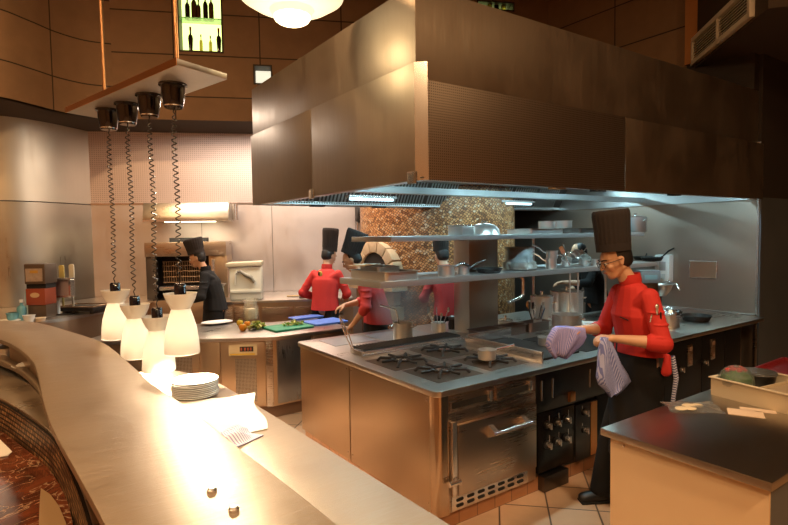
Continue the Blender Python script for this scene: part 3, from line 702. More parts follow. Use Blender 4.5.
CREAMP = M('pale_marble_patch', (.36, .23, .12), 0, .3)
tag(MB().prism([P2(*q, .791) for q in ((70, 545), (66, 525), (59, 508), (50, 496), (41, 490), (40, 500), (39, 525), (42, 545))], .791, .80).build('curved_pale_patch', CREAMP), 'curved pale patch laid over the marble bar', 'inlay')  # thin plate laid on for a paler curved area of the marble
cp_ = [P2(*q, .792) for q in ((-30, 436), (-2, 438), (12, 452), (8, 456), (-30, 462))]
tag(MB().prism(cp_, .792, .796).build('menu_card', PAPER), 'blank white card lying on the marble bar against the woven band', 'card')
# pans and a white bowl in the recess behind the inner counter
BENCHZ = .93
r = thing('recess_counter', 'low steel work counter in the gap behind the curved serving ledge', 'counter', (-.25, 4.2, 0))
MB().prism([P2(*q, BENCHZ) for q in ((-70, 372), (-20, 372), (10, 377), (30, 384), (42, 398), (46, 380), (40, 362), (30, 352), (0, 343), (-70, 338))], BENCHZ - .03, BENCHZ).build('counter_top', ST_TOP, r, w=True)
MB().prism([P2(*q, BENCHZ) for q in ((-60, 366), (-20, 366), (10, 370), (32, 376), (34, 366), (24, 354), (0, 347), (-60, 342))], 0, BENCHZ - .03).build('carcass', ST_DARK, r, w=True)
def pot(name, label, loc, r, h, mat=None, handle=0.0, hz=None, lid=False, loops=True, group=None, cat='pot', rz=0, hang=.25, hm=None, inner=None):
    t = thing(name, label, cat, loc, rz, group or ('small saucepans of the kitchen' if name == 'saucepan' else None)); mat = mat or ST_POT; th = .004
    MB().lathe([(0, 0), (r * .97, 0), (r, .008), (r, h), (r + .005, h + .002), (r + .005, h + .006), (r - th, h + .005), (r - th, th), (0, th)], 32).build('pot_body', mat, t)
    if handle:
        z = hz if hz is not None else h * .82
        f = MB(); f.tube([(r, 0, z), (r + .03, 0, z + .01), (r + handle * .5, 0, z + handle * hang * .6), (r + handle, 0, z + handle * hang)], [.009, .007, .009, .009], 8); f.build('handle', hm or ST_BRIGHT, t)
    elif loops:
        for s in (1, -1):
            z = h * .8; f = MB(); f.tube([(-.035, s * r * .97, z), (-.035, s * (r + .028), z + .004), (.035, s * (r + .028), z + .004), (.035, s * r * .97, z)], .005, 8); f.build('handle', hm or ST_BRIGHT, t)
    if lid:
        l = MB().lathe([(r + .004, h + .006), (r + .004, h + .011), (r * .7, h + .022), (0, h + .027)], 28).build('lid', ST_BRIGHT, t)
        MB().lathe([(0, h + .026), (.012, h + .026), (.008, h + .04), (.02, h + .048), (.02, h + .055), (0, h + .058)], 16).build('lid_knob', ST_BRIGHT, l)
    return t
def pan(name, label, loc, r, L, rz, mat=None, cat='frying pan', group=None, hang=.25, h=.045, rot=None):
    t = thing(name, label, cat, loc, rz, group or 'black frying pans'); mat = mat or IRON
    if rot: t.rotation_euler = rot
    MB().lathe([(0, 0), (r * .72, 0), (r * .8, .004), (r, h), (r - .005, h), (r * .78, .008), (0, .006)], 32).build('pan_body', mat, t)
    MB().tube([(r * .95, 0, h * .8), (r + .04, 0, h + .01), (r + L * .6, 0, h + L * hang * .7), (r + L, 0, h + L * hang)], [.008, .008, .011, .009], 8).build('handle', mat, t)
    return t
def tray(name, label, loc, rz, w_, d_, h, mat=None, cat='tray', group=None, rim=.015):
    t = thing(name, label, cat, loc, rz, group)
    f = MB(); th = .003; a, b = w_ / 2, d_ / 2
    o = rounded(-a + rim, a - rim, -b + rim, b - rim, .03); i_ = rounded(-a + rim + th, a - rim - th, -b + rim + th, b - rim - th, .028); ro = rounded(-a, a, -b, b, .035)
    n = len(o)
    def ring(p, z): return [f.bm.verts.new((q[0], q[1], z)) for q in p]
    R = [ring(o, 0), ring(o, h - .003), ring(ro, h - .003), ring(ro, h), ring(i_, h), ring(i_, th)]
    for A_, B_ in zip(R, R[1:]):
        for k in range(n): f.bm.faces.new((A_[k], A_[(k + 1) % n], B_[(k + 1) % n], B_[k]))
    f.bm.faces.new(R[0][::-1]); f.bm.faces.new(R[-1]); f.build('tray_pan', mat or ST_POT, t); return t
RE = at(8, 360, Z=BENCHZ); pot('saucepan', 'steel saucepan half hidden in the recess below the ledge curve', (RE.x, RE.y, BENCHZ), .10, .10, handle=.16, rz=2.5)
RE = at(-14, 358, Z=BENCHZ); pot('stockpot', 'steel pot cut by the picture edge in the recess below the ledge curve', (RE.x, RE.y, BENCHZ), .12, .13)
RE = at(28, 373, Z=BENCHZ)
t = thing('white_bowl', 'white bowl holding a yellow-white cloth in the recess below the ledge', 'bowl', (RE.x, RE.y, BENCHZ))
MB().lathe([(0, 0), (.04, 0), (.045, .006), (.085, .045), (.095, .06), (.09, .06), (.04, .012), (0, .01)], 28).build('bowl_body', WHITE, t)
f = MB(); f.ell((.0, 0, .055), (.07, .06, .028), 12); f.build('folded_cloth', PAPER, t)

# ------------------------------------------------------------------ HEAT LAMPS
A4 = [Vector((.304, 4.504)), Vector((.707, 2.984)), Vector((1.01, 3.117)), Vector((.607, 4.637))]
t = thing('lamp_canopy_plate', 'long steel ceiling-hung plate with a copper edge carrying four heat lamps', 'lamp rail', (.66, 3.8, 2.75))
MB().prism([tuple(a) for a in A4], 2.752, 2.785).build('plate', steel('lamp_plate_steel', (.62, .57, .5), .4, (20, 20, 4), .03, .1), t, w=True, bevel=.002)
d_ = (A4[1] - A4[0]).normalized(); n_ = Vector((d_.y, -d_.x)) * -1
e0, e1 = A4[0] - n_ * -.001, A4[1]
MB().wallstrip([tuple(A4[0]), tuple(A4[1])], 2.750, 2.788, -.004).build('copper_edge', COPPER, t, w=True)
for (x, y) in ((.491, 3.999), (.735, 3.10)):
    MB().cyl((x, y, 2.785), (x, y, 5.4), .011, n=12).build('hanging_rod', M('copper_rod', (.5, .26, .12), .9, .3), t, w=True)
lamps = [((.539, 4.26), 1.493, 1.151), ((.622, 4.006), 1.411, 1.048), ((.701, 3.697), 1.357, 1.007), ((.772, 3.371), 1.525, 1.164)]
for (xy, zt, zb) in lamps:
    c = MB().lathe([(0, 2.752), (.080, 2.752), (.080, 2.742), (.068, 2.738), (.066, 2.70), (.054, 2.625), (.048, 2.612), (0, 2.612)], 32, Matrix.Translation((*xy, 0))).build('ceiling_cup', M('gloss_black', (.008, .008, .014), 0, .12, coat=.6), t, w=True)
    MB().lathe([(.0545, 2.626), (.0565, 2.626), (.053, 2.621), (.051, 2.621)], 32, Matrix.Translation((*xy, 0))).build('chrome_ring', ST_BRIGHT, c, w=True)
def shade_mat():
    m, nt, b = _new('lamp_shade_white'); L = nt.links.new
    b.inputs['Base Color'].default_value = (.95, .92, .87, 1); b.inputs['Roughness'].default_value = .45
    tr = nt.nodes.new('ShaderNodeBsdfTranslucent'); tr.inputs[0].default_value = (1, .94, .84, 1)
    mx = nt.nodes.new('ShaderNodeMixShader'); mx.inputs[0].default_value = .35
    o = nt.nodes['Material Output']; L(b.outputs[0], mx.inputs[1]); L(tr.outputs[0], mx.inputs[2]); L(mx.outputs[0], o.inputs[0]); return m
SHADE = shade_mat(); CORD = M('coiled_cord_black', (.02, .016, .013), 0, .3, coat=.3)
BULB = M('heat_bulb', (1, .9, .7), 0, .5, (1, .92, .80), 30)
def heat_lamp(xy, zt, zb, lab):
    t = thing('heat_lamp', lab, 'heat lamp', (*xy, zb), 0, 'heat lamps hanging over the pass'); h = zt - zb
    def z(q): return q * h
    MB().lathe([(.100, 0), (.101, z(.03)), (.097, z(.22)), (.087, z(.42)), (.070, z(.60)), (.056, z(.72)), (.052, z(.77)), (.048, z(.77)), (.053, z(.71)), (.067, z(.59)), (.083, z(.42)), (.093, z(.22)), (.096, z(.02))], 40).build('shade', SHADE, t)
    MB().lathe([(.0, z(.74)), (.054, z(.74)), (.066, z(.80)), (.084, z(.90)), (.095, z(1.0)), (.092, z(1.0)), (.080, z(.90)), (.060, z(.80)), (.0, z(.79))], 40).build('collar', SHADE, t)
    s = MB(); s.lathe([(0, z(.8)), (.034, z(.8)), (.034, z(1.13)), (.026, z(1.16)), (0, z(1.16))], 24); s.build('socket', M('gloss_black', (0, 0, 0)), t)
    MB().lathe([(0, z(.13)), (.03, z(.15)), (.048, z(.25)), (.048, z(.33)), (.02, z(.55)), (.018, z(.7)), (0, z(.7))], 20).build('bulb', BULB, t)
    pts = []; z0, z1 = z(1.15), 2.612 - zb; turns = int((z1 - z0) / .036)
    for k in range(turns * 10 + 1):
        a = 2 * PI * k / 10; q = k / (turns * 10); rr = .0135 * min(1, q * 12 + .1, (1 - q) * 12 + .1)
        wob = .004 * math.sin(q * 9 + zb * 9)
        pts.append((rr * math.cos(a) + wob, rr * math.sin(a), z0 + (z1 - z0) * (q ** .9)))
    MB().tube(pts, .0038, 5).build('coiled_cord', CORD, t)
for (xy, zt, zb), lab in zip(lamps, ('white bell-shaped heat lamp on a coiled cord, farthest from the viewer, over the pass', 'white bell-shaped heat lamp on a coiled cord, second from the far end of the row',
                                     'white bell-shaped heat lamp hanging lowest of the four', 'white bell-shaped heat lamp nearest the viewer, highest hanging of the front pair')):
    heat_lamp(xy, zt, zb, lab)
# plates, cloths on the pass shelf
def plate_mb(r=.135, h=.018): return MB().lathe([(0, 0), (r * .55, 0), (r * .6, .003), (r, h), (r - .002, h + .003), (r * .6, .007), (0, .005)], 36)
pl = plate_mb().build('dinner_plate', WHITE); n = 9
for i in range(n):
    q = pl if i == 0 else pl.copy()
    if i: C.objects.link(q)
    q.location = (.83 + random.uniform(-.003, .003), 3.33 + random.uniform(-.003, .003), .902 + i * .0105)
    tag(q, ('topmost' if i == n - 1 else ORD[i] + ('' if i == 0 else ' from the bottom')) + ' white plate in the stack under the heat lamps', 'plate', 'white plates stacked under the heat lamps')
def cloth(name, label, cat, cx, cy, z, w_, d_, rz, mat, amp=.006, n=18, seed=1, bulge=0.0, group=None, th=.004):
    rnd = random.Random(seed); ph = [rnd.uniform(0, 6.3) for _ in range(6)]; f = MB(); V = {}
    def H(u, v):
        a = amp * (math.sin(9 * u + ph[0]) * math.cos(6 * v + ph[1]) + .6 * math.sin(15 * v + 5 * u + ph[2]))
        return max(0, a + bulge * math.cos(PI * u) * math.cos(PI * v)) + .001
    for k in (0, 1):
        for i in range(n + 1):
            for j in range(n + 1):
                u, v = i / n - .5, j / n - .5
                x = (u + .03 * math.sin(7 * v + ph[3])) * w_; y = (v + .03 * math.sin(6 * u + ph[4])) * d_
                V[k, i, j] = f.bm.verts.new((x, y, (H(u, v) if k else 0) + k * th))
    def fc(a, b, c, d, uv):
        q = f.bm.faces.new((V[a], V[b], V[c], V[d]))
        for l, t_ in zip(q.loops, uv): l[f.uv].uv = t_
    for i in range(n):
        for j in range(n):
            uv = [(i / n * w_, j / n * d_), ((i + 1) / n * w_, j / n * d_), ((i + 1) / n * w_, (j + 1) / n * d_), (i / n * w_, (j + 1) / n * d_)]
            for k in (0, 1): fc((k, i, j), (k, i + 1, j), (k, i + 1, j + 1), (k, i, j + 1), uv)
    for i in range(n):
        for (a, b) in (((i, 0), (i + 1, 0)), ((i, n), (i + 1, n)), ((0, i), (0, i + 1)), ((n, i), (n, i + 1))):
            f.bm.faces.new((V[(0, *a)], V[(0, *b)], V[(1, *b)], V[(1, *a)]))
    o = f.build(name, mat, angle=60); o.location = (cx, cy, z); o.rotation_euler = (0, 0, rz); return tag(o, label, cat, group)
cloth('white_cloth', 'white cloth spread over the pass shelf, blown out under the heat lamps', 'cloth', .80, 2.90, .9005, .50, .66, -.25, PAPER, .002, seed=3)
q = cloth('striped_napkin', 'crumpled blue and white striped napkin on the pass shelf by the white cloth', 'napkin', .76, 2.50, .9005, .26, .2, .35, NAPK, .016, seed=5, bulge=.035)
# round opal pendant lamp by the hood
gp = cs(-.62, 3.5)
PS = 1.12
t = thing('pendant_lamp', 'large round opal glass pendant lamp glowing above the pass beside the hood', 'pendant lamp', (gp.x, gp.y, 3.225))
OPAL = M('opal_glass', (.9, .8, .6), 0, .35, (1, .80, .48), 1.1)
MB().lathe([(0, .03), (.07, .0), (.10, .012), (.125, .05), (.22, .075), (.29, .12), (.315, .19), (.30, .26), (.2, .33), (.06, .36), (0, .362)], 44).build('opal_bowl', OPAL, t)
MB().ell((0, 0, .012), (.105, .105, .045), 16).build('bulb_glass', M('bulb_glow', (1, .9, .6), 0, .4, (1, .85, .5), 3.5), t)
MB().cyl((0, 0, .35), (0, 0, 1.94), .008, n=10).build('pendant_stem', COPPER, t); t.scale = (1.12, 1.12, 1.12)

# ------------------------------------------------------------------ BENCH WITH THE FRIDGE UNIT
ZB = .85
t = thing('refrigerated_bench', 'angled steel refrigerated bench with a vented compressor panel and chopping boards on top', 'refrigerated counter', (2.05, 5.12, 0))
bp_ = [(.45, 6.12), (.848, 5.832), (1.476, 5.462), (2.05, 5.12), (2.95, 5.14), (2.95, 6.0), (2.4, 6.02), (1.75, 6.45), (.9, 6.75)]
MB().prism(bp_, .815, ZB).build('worktop', ST_TOP, t, w=True, bevel=.004)
MB().prism([(.6, 6.1), (.87, 5.89), (1.50, 5.515), (2.065, 5.175), (2.91, 5.19), (2.91, 5.96), (2.38, 5.98), (1.74, 6.4), (.9, 6.65)], .13, .815).build('carcass', ST_PANELV, t, w=True)
MB().prism([(.6, 6.14), (.89, 5.93), (1.52, 5.555), (2.08, 5.22), (2.88, 5.23), (2.88, 5.9), (2.36, 5.94), (1.72, 6.36), (.9, 6.6)], 0, .13).build('tiled_plinth', BRICKP, t, w=True)
FA, FB = Vector((2.065, 5.175)), Vector((1.50, 5.515)); fm = frame(FA, FB); fm2 = fm
def run(px, py, A_, B_):
    d = (B_ - A_).normalized(); n = Vector((d.y, -d.x)); r = R3 @ Vector((px - CXP, -(py - CYP), -F_PX)); n3 = Vector((n.x, n.y, 0)); q = n3.dot(Vector((A_.x, A_.y, 0))) / n3.dot(r); p = EYEV + r * q
    return (Vector((p.x, p.y)) - A_).dot(d), p.z
def fpan(name, px0, px1, z0, z1, th, mat, parent, A_=FA, B_=FB, off=0.0, side=1, bevel=.003):
    s0, _ = run(px0, 370, A_, B_); s1, _ = run(px1, 370, A_, B_); s0, s1 = sorted((s0, s1)); m_ = frame(A_, B_)
    y0, y1 = (off, off + th) if side > 0 else (-off - th, -off)
    return MB().box(s0, s1, y0, y1, z0, z1, m_).build(name, mat, parent, w=True, bevel=bevel)
# travelling from the corner to the left the room side is on the left hand (+y)
d1 = fpan('compressor_panel', 222, 266, .145, .80, .022, ST_PANELV, t)
fpan('perforation', 236, 257, .19, .63, .003, PERF, d1, off=.022, bevel=0)
c1 = fpan('control_strip', 230, 258, .665, .775, .006, M('cream_panel', (.72, .62, .42), 0, .4), d1, off=.022, bevel=.001)
fpan('yellow_stripe', 231, 256, .672, .685, .002, M('yellow_mark', (.75, .52, .05), 0, .5), c1, off=.028, bevel=0)
fpan('display', 241, 254.5, .705, .755, .003, BLACK, c1, off=.028, bevel=0)
for px in (242.6, 246.2, 249.2, 252.0): fpan('display_digit', px - .8, px + .8, .715, .745, .0015, M('red_digits', (.25, .05, .02), 0, .5, (1, .2, .05), .12), c1, off=.031, bevel=0)
fpan('corner_post', 267, 273.5, .13, .814, .026, ST_PANEL, t)
d2 = fpan('door_panel', 203, 221, .145, .80, .02, ST_PANELV, t)
FB2 = Vector((.87, 5.89)); FA2 = Vector((1.50, 5.515))
d3 = fpan('door_panel', 150, 200, .145, .80, .022, ST_PANELV, t, FA2, FB2)
fpan('perforation', 168, 193, .40, .66, .003, PERF, d3, FA2, FB2, off=.022, bevel=0)
MB().box(2.10, 2.48, 5.165, 5.19, .15, .80).build('side_door', steel('steel_bluish', (.42, .42, .42), .3, (60, 60, 4), .05, .1), t, w=True, bevel=.004)
MB().box(2.50, 2.90, 5.165, 5.19, .15, .80).build('side_door', ST_PANELV, t, w=True, bevel=.004)
def board(lab, px, py, w_, d_, rz, mat, z=ZB):
    p = at(px, py, Z=z); t = MB().prism(rounded(-w_ / 2, w_ / 2, -d_ / 2, d_ / 2, .02), 0, .02).build('chopping_board', mat, bevel=.003)
    t.location = (p.x, p.y, z + .0005); t.rotation_euler = (0, 0, rz); return tag(t, lab, 'chopping board', 'chopping boards on the bench')
GRN = M('green_board', (.03, .26, .13), 0, .5); BLU = M('blue_board', (.09, .20, .62), 0, .5)
board('green plastic chopping board with sliced greens on the angled bench', 288, 328, .46, .36, .05, GRN)
board('blue plastic chopping board in front of the cook in coral', 325, 322.5, .44, .34, .05, BLU)
board('second blue chopping board behind the green board on the bench', 306, 318, .40, .2, .05, M('blue_board_dark', (.08, .15, .5), 0, .5))
def clump(name, label, cat, px, py, z, n, ext, sizes, mats, kind=None, seed=1):
    rnd = random.Random(seed); p = at(px, py, Z=z); t = thing(name, label, cat, (p.x, p.y, z))
    if kind: t['kind'] = kind
    for mi, m_ in enumerate(mats):
        f = MB()
        for k in range(n):
            a = rnd.uniform(0, 6.28); r_ = rnd.random() ** .6; x, y = math.cos(a) * r_ * ext[0], math.sin(a) * r_ * ext[1]; zz = rnd.random() * ext[2] * (1 - r_ * .7) + sizes * .3
            mm = Matrix.Translation((x, y, zz)) @ Euler((rnd.uniform(-.9, .9), rnd.uniform(-.9, .9), rnd.uniform(0, 6))).to_matrix().to_4x4()
            s = sizes * rnd.uniform(.6, 1.2); g = 5; vv = {}
            for i in range(g):
                for j in range(g):
                    u, v = i / (g - 1) - .5, j / (g - 1) - .5
                    vv[i, j] = f.bm.verts.new(mm @ Vector((u * s * 2, v * s * 1.2 * (1 - abs(u)), .25 * s * math.sin(u * 9 + k) * math.cos(v * 8) + .3 * s * v * v * 4)))
            for i in range(g - 1):
                for j in range(g - 1): f.bm.faces.new((vv[i, j], vv[i + 1, j], vv[i + 1, j + 1], vv[i, j + 1]))
        f.build('leaves', m_, t, weld=False)
    return t
LG = M('lettuce_green', (.30, .42, .06), 0, .6, noise=.3, nscale=30); LY = M('lettuce_pale', (.62, .60, .22), 0, .6, noise=.2, nscale=30)
clump('sliced_greens', 'heap of sliced yellow-green vegetables on the green chopping board', 'sliced vegetables', 293, 325, ZB + .021, 26, (.13, .07, .04), .022, (LG, LY), 'stuff', 4)
clump('leafy_salad', 'loose pale green salad leaves on the bench beside the orange peppers', 'salad', 256, 329, ZB, 22, (.09, .07, .08), .035, (LG, LY), 'stuff', 8)
def pepper(px, py, lab, mat, s=.04):
    p = at(px, py, Z=ZB); t = thing('pepper', lab, 'pepper', (p.x, p.y, ZB), 0, 'peppers on the bench'); f = MB(); n = 30
    f.lathe([(0, .1 * s), (.5 * s, 0), (.9 * s, .5 * s), (s, 1.2 * s), (.75 * s, 1.75 * s), (.3 * s, 1.8 * s), (0, 1.6 * s)], n, pleat=.09, pn=4); f.build('pepper_body', mat, t)
    MB().tube([(0, 0, 1.6 * s), (.0, .05 * s, 1.95 * s), (.1 * s, .2 * s, 2.25 * s)], .12 * s, 6).build('stem', LG, t)
ORG = M('orange_pepper', (.75, .27, .02), 0, .3)
pepper(243, 331, 'orange pepper on the bench, nearest the bench front', ORG); pepper(247.5, 327, 'orange pepper beside the salad leaves', ORG, .035); pepper(240, 326, 'yellow pepper behind the two orange ones', M('yellow_pepper', (.75, .5, .05), 0, .3), .035)
p = at(217, 324, Z=ZB)
q = MB().lathe([(0, 0), (.10, 0), (.11, .004), (.165, .024), (.163, .028), (.1, .01), (0, .008)], 36).build('oval_platter', WHITE); q.location = (p.x, p.y, ZB + .001); q.scale = (1.1, .8, 1); tag(q, 'oval white platter on the bench above the compressor panel', 'platter')
p = at(254, 320, Z=ZB)
t = thing('plastic_bag', 'clear crinkled plastic bag standing behind the salad on the bench', 'plastic bag', (p.x, p.y + .1, ZB))
BAGM = M('clear_bag', (.85, .78, .6), 0, .2, trans=.6, alpha=.55, bump=.6, nscale=25)
MB().lathe([(0, .002), (.075, .004), (.085, .06), (.08, .15), (.07, .2), (.095, .25), (.09, .25)], 24, pleat=.08, pn=7).build('bag_film', BAGM, t)
MB().lathe([(0, .006), (.065, .008), (.07, .09), (.05, .13), (0, .135)], 16, pleat=.1, pn=5).build('bag_contents', M('pale_bread', (.65, .55, .35), 0, .8, noise=.2, nscale=30), t)

# ------------------------------------------------------------------ BACK COUNTER ALONG THE WALLS
ZC = 1.0
t = thing('back_counter', 'steel back counter running along the round wall and the pale wall', 'counter', (1.0, 7.4, 0))
BC = t
fe = [P2(*q, ZC) for q in ((-70, 334), (-30, 328), (0, 324), (39, 321), (70, 317), (103, 311), (128, 308.5))]
wl = [(q[0], q[1]) for q in clp]
backL = [p for p in wl if p[0] < .95][::-1]
w128 = P0 + bd * 1.0
fes = smooth_path(fe, 4)
wll = [(p[0] + .02, p[1] - .02) for p in reversed(clp[:34])]
MB().prism(fes + [(w128.x + bn.x * .02, w128.y + bn.y * .02)] + [(p[0] + .02, p[1] - .03) for p in clp[:30]], ZC - .035, ZC).build('worktop', ST_TOP, t, w=True)
MB().wallstrip([(p[0] + .02, p[1] + .06) for p in fes], .1, ZC - .036, .02).build('front_panel', ST_PANELV, t, w=True)
fr_ = [P2(*q, ZC) for q in ((214, 303), (262, 300.6), (311, 297), (352, 296))]
s_a = P0 + bd * ((Vector(fr_[0]) - P0).dot(bd)); s_b = P0 + bd * min((Vector(fr_[-1]) - P0).dot(bd), 4.1)
fr_[-1] = tuple(s_b + bn * ((Vector(fr_[-2]) - P0).dot(bn)))
fr_[0] = tuple(s_a + bn * ((Vector(fr_[1]) - P0).dot(bn))); dist_n = (Vector(fr_[1]) - P0).dot(bn)
fr2 = [P0 + bd * k + bn * dist_n for k in ((Vector(fr_[0]) - P0).dot(bd), (s_b - P0).dot(bd))]
MB().prism([tuple(fr2[0]), tuple(fr2[1]), tuple(s_b + bn * .03), tuple(s_a + bn * .03)], ZC - .035, ZC).build('worktop', ST_TOP, t, w=True, bevel=.003)
i0, i1 = fr2[0] - bn * .04, fr2[1] - bn * .04
MB().prism([tuple(i0), tuple(i1), tuple(s_b + bn * .04), tuple(s_a + bn * .04)], .1, ZC - .036).build('carcass', ST_PANELV, t, w=True)
for a, b in ((263.5, 294), (296, 318), (320, 345)):
    dd = fpan('drawer', a, b, .70, .90, .02, ST_PANEL, t, i0, i1, side=-1)
    fpan('drawer_lip', a + 2, b - 2, .885, .895, .012, ST_BRIGHT, dd, i0, i1, off=.02, side=-1, bevel=0)
for a, b in ((263.5, 294), (296, 318), (320, 345), (216, 234), (236, 261)): fpan('door_panel', a, b, .14, .69 if a > 262 else .93, .018, ST_PANEL, t, i0, i1, side=-1)
def oncounter(px, back=.0):
    # point on the rear counter along the pale wall, `back` metres behind its front edge
    s, _ = run(px, 300, fr2[0], fr2[1]); d = (fr2[1] - fr2[0]).normalized(); return fr2[0] + d * s - bn * back
wr = math.atan2(bd.y, bd.x)
# white ingredient bin with sloping lid
p = oncounter(245, .28)
t = thing('ice_bin', 'white plastic bin with a sloping lid and a grey scoop hanging on its front', 'storage bin', (p.x, p.y, ZC), wr)
YW = M('lit_white_plastic', (.90, .86, .70), 0, .4)
MB().box(-.21, .21, -.16, .2, 0, .46).build('bin_body', YW, t, bevel=.02)
MB().box(-.235, .235, -.19, .22, .46, .515, Matrix.Rotation(-.03, 4, 'Y')).build('lid', M('cream_lid', (.62, .55, .38), 0, .45), t, bevel=.01)
MB().box(-.20, .20, -.172, -.16, .10, .14).build('front_rib', YW, t, bevel=.003)
MB().tube([(-.1, -.175, .38), (-.06, -.19, .40), (.0, -.19, .35), (.08, -.185, .31), (.12, -.18, .24)], [.012, .018, .022, .026, .018], 10).build('scoop', M('grey_scoop', (.30, .28, .22), 0, .5), t)
MB().tube([(-.14, -.172, .22), (-.13, -.185, .36), (-.10, -.18, .41)], .012, 8).build('scoop_bracket', YW, t)
p = oncounter(218, .10); t = thing('steel_canister', 'ribbed steel canister on the rear counter beside the white bin', 'canister', (p.x, p.y, ZC), wr)
MB().lathe([(0, 0), (.065, 0), (.065, .2), (.075, .21), (.075, .225), (.06, .225), (.06, .01), (0, .01)], 28, pleat=.02, pn=12).build('canister_body', ST_POT, t)
MB().box(-.1, .09, -.08, .08, .226, .24).build('canister_lid', ST_BRIGHT, t, bevel=.003)
p = oncounter(297, .25); t = thing('serving_tongs', 'wooden-handled tongs lying on the rear counter by the cook in red', 'tongs', (p.x, p.y, ZC + .02), wr)
for s in (-1, 1): MB().tube([(-.14, 0, 0), (0, s * .015, 0), (.16, s * .03, 0)], .010, 8).build('tong_arm', M('pale_wood', (.55, .36, .16), 0, .6), t)
p = oncounter(314, .22); t = thing('steel_tray', 'flat dark steel tray on the rear counter behind the cook in red', 'tray', (p.x, p.y, ZC), wr)
MB().box(-.2, .2, -.14, .14, 0, .03).build('tray_body', ST_DARK, t, bevel=.01)
# deck oven against the wall with canopy above
so = [(P0 + bd * ((oncounter(px) - P0).dot(bd))) for px in (134, 222)]
WOv = (so[1] - so[0]).length; OY = .62
t = thing('grill_oven', 'wide dark wall oven with a barred grill opening behind the cook in black', 'oven', (*(so[0] + bn * OY), 0), wr)
MB().box(0, WOv, .0, OY - .03, 0, .98).build('oven_base', ST_PANELV, t, bevel=.004)
MB().box(0, WOv, -.05, OY - .03, 1.60, 1.80).build('oven_head', ST_PANEL, t, bevel=.006)
MB().box(0, .13, .0, OY - .03, .98, 1.60).build('side_cheek', ST_DARK, t, bevel=.003)
MB().box(WOv - .25, WOv, .0, OY - .03, .98, 1.60).build('side_cheek', ST_PANELV, t, bevel=.003)
MB().box(.13, WOv - .25, .35, OY - .03, .98, 1.60).build('oven_cavity', M('oven_black', (.02, .014, .01), 0, .8), t)  # near-black backing closes the oven opening
f = MB()
for k in range(16): x = .2 + k * (WOv - .62) / 15; f.cyl((x, .18, 1.22), (x, .18, 1.52), .007, n=6)
for z in (1.22, 1.30, 1.38, 1.46, 1.52): f.cyl((.18, .18, z), (WOv - .40, .18, z), .007, n=6)
f.build('grill_bars', M('hot_bars', (.30, .20, .12), .7, .4), t)
MB().box(.16, WOv - .36, .02, .3, 1.12, 1.17).build('grill_shelf', ST_BRIGHT, t, bevel=.004)
MB().box(WOv - .21, WOv - .17, -.03, -.005, 1.05, 1.55).build('handle', ST_BRIGHT, t, bevel=.004)
MB().box(.3, WOv * .72, .1, .4, 1.80, 1.86).build('flue', RUBBER, t)
t = thing('wall_canopy', 'shallow lit steel canopy fixed to the pale wall above the oven', 'extractor canopy', (*(so[0] + bn * .5), 2.10), wr)
MB().prism([(0, 0), (.46, 0), (.46, .26), (.06, .26), (0, .06)], -.05, WOv + .02, Matrix(((0, 0, 1, 0), (1, 0, 0, 0), (0, 1, 0, 0), (0, 0, 0, 1)))).build('canopy_body', steel('canopy_steel', (.66, .60, .50), .3, (60, 60, 4), .04, .1), t, bevel=.003)
MB().box(-.05, WOv * .86, -.015, .0, -.005, .02).build('rim', ST_BRIGHT, t)
MB().cyl((WOv + .08, .3, .02), (WOv + .08, .3, .25), .05, n=20).build('duct_pipe', ST_BRIGHT, t)
MB().box(.2, .9, .15, .3, -.012, -.002).build('canopy_light', M('canopy_lamp', (1, .9, .7), 0, .5, (1, .85, .55), 5), t)
p = oncounter(127, -.05)
# things on the counter by the round wall
def oc(px, d, l=None): v = cs((px - CXP) / F_PX * d, d); return v
vv = oc(40, 5.95); FACE = math.atan2(-.8234, -.5675) + PI / 2
DKB = M('dark_case', (.10, .07, .05), .2, .4); REDB = M('dark_red_case', (.28, .06, .03), 0, .4); PNL = M('photo_panel', (.42, .34, .28), .3, .35, noise=.3, nscale=25)
t = thing('espresso_grinder', 'dark machine in three stacked blocks with a red-brown middle on the round counter', 'kitchen machine', (vv.x, vv.y, ZC), FACE)
MB().box(-.10, .10, -.09, .09, 0, .15).build('base_block', DKB, t, bevel=.006)
m2 = MB().box(-.11, .10, -.10, .10, .15, .33).build('middle_block', REDB, t, bevel=.008)
MB().lathe([(0, 0), (.05, 0), (.05, .004), (0, .005)], 28, Matrix.Translation((-.01, -.10, .26)) @ Matrix.Rotation(PI / 2, 4, 'X') @ Matrix.Diagonal((1, .55, 1, 1))).build('oval_badge', M('tan_badge', (.55, .38, .22), 0, .5), m2)
MB().box(-.11, .10, -.08, .10, .33, .38).build('neck_block', RUBBER, t)
m3 = MB().box(-.11, .115, -.11, .11, .38, .60).build('top_block', DKB, t, bevel=.012)
MB().box(-.09, .09, -.116, -.109, .41, .55).build('screen', PNL, m3)
MB().box(-.04, .045, -.119, -.115, .50, .53).build('screen_bar', M('amber_bar', (.5, .28, .05), 0, .5), m3)
vv = oc(61, 6.15); t = thing('framed_scale', 'steel-framed square display box raised on a white post beside the dark machine', 'display box', (vv.x, vv.y, ZC), FACE)
f = MB(); w2 = .115
f.box(-w2, w2, -.04, .04, .20, .225); f.box(-w2, w2, -.04, .04, .40, .425); f.box(-w2, -w2 + .022, -.04, .04, .225, .40); f.box(w2 - .022, w2, -.04, .04, .225, .40); f.build('frame', ST_BRIGHT, t, bevel=.003)
MB().box(-w2 + .02, w2 - .02, -.02, .03, .222, .403).build('display_face', M('mauve_panel', (.34, .26, .27), .2, .4), t)
MB().cyl((-.06, 0, 0), (-.06, 0, .2), .022, n=16).build('post', WPLAS, t)
MB().box(-.1, .1, -.05, .05, 0, .012).build('foot', ST_DARK, t)
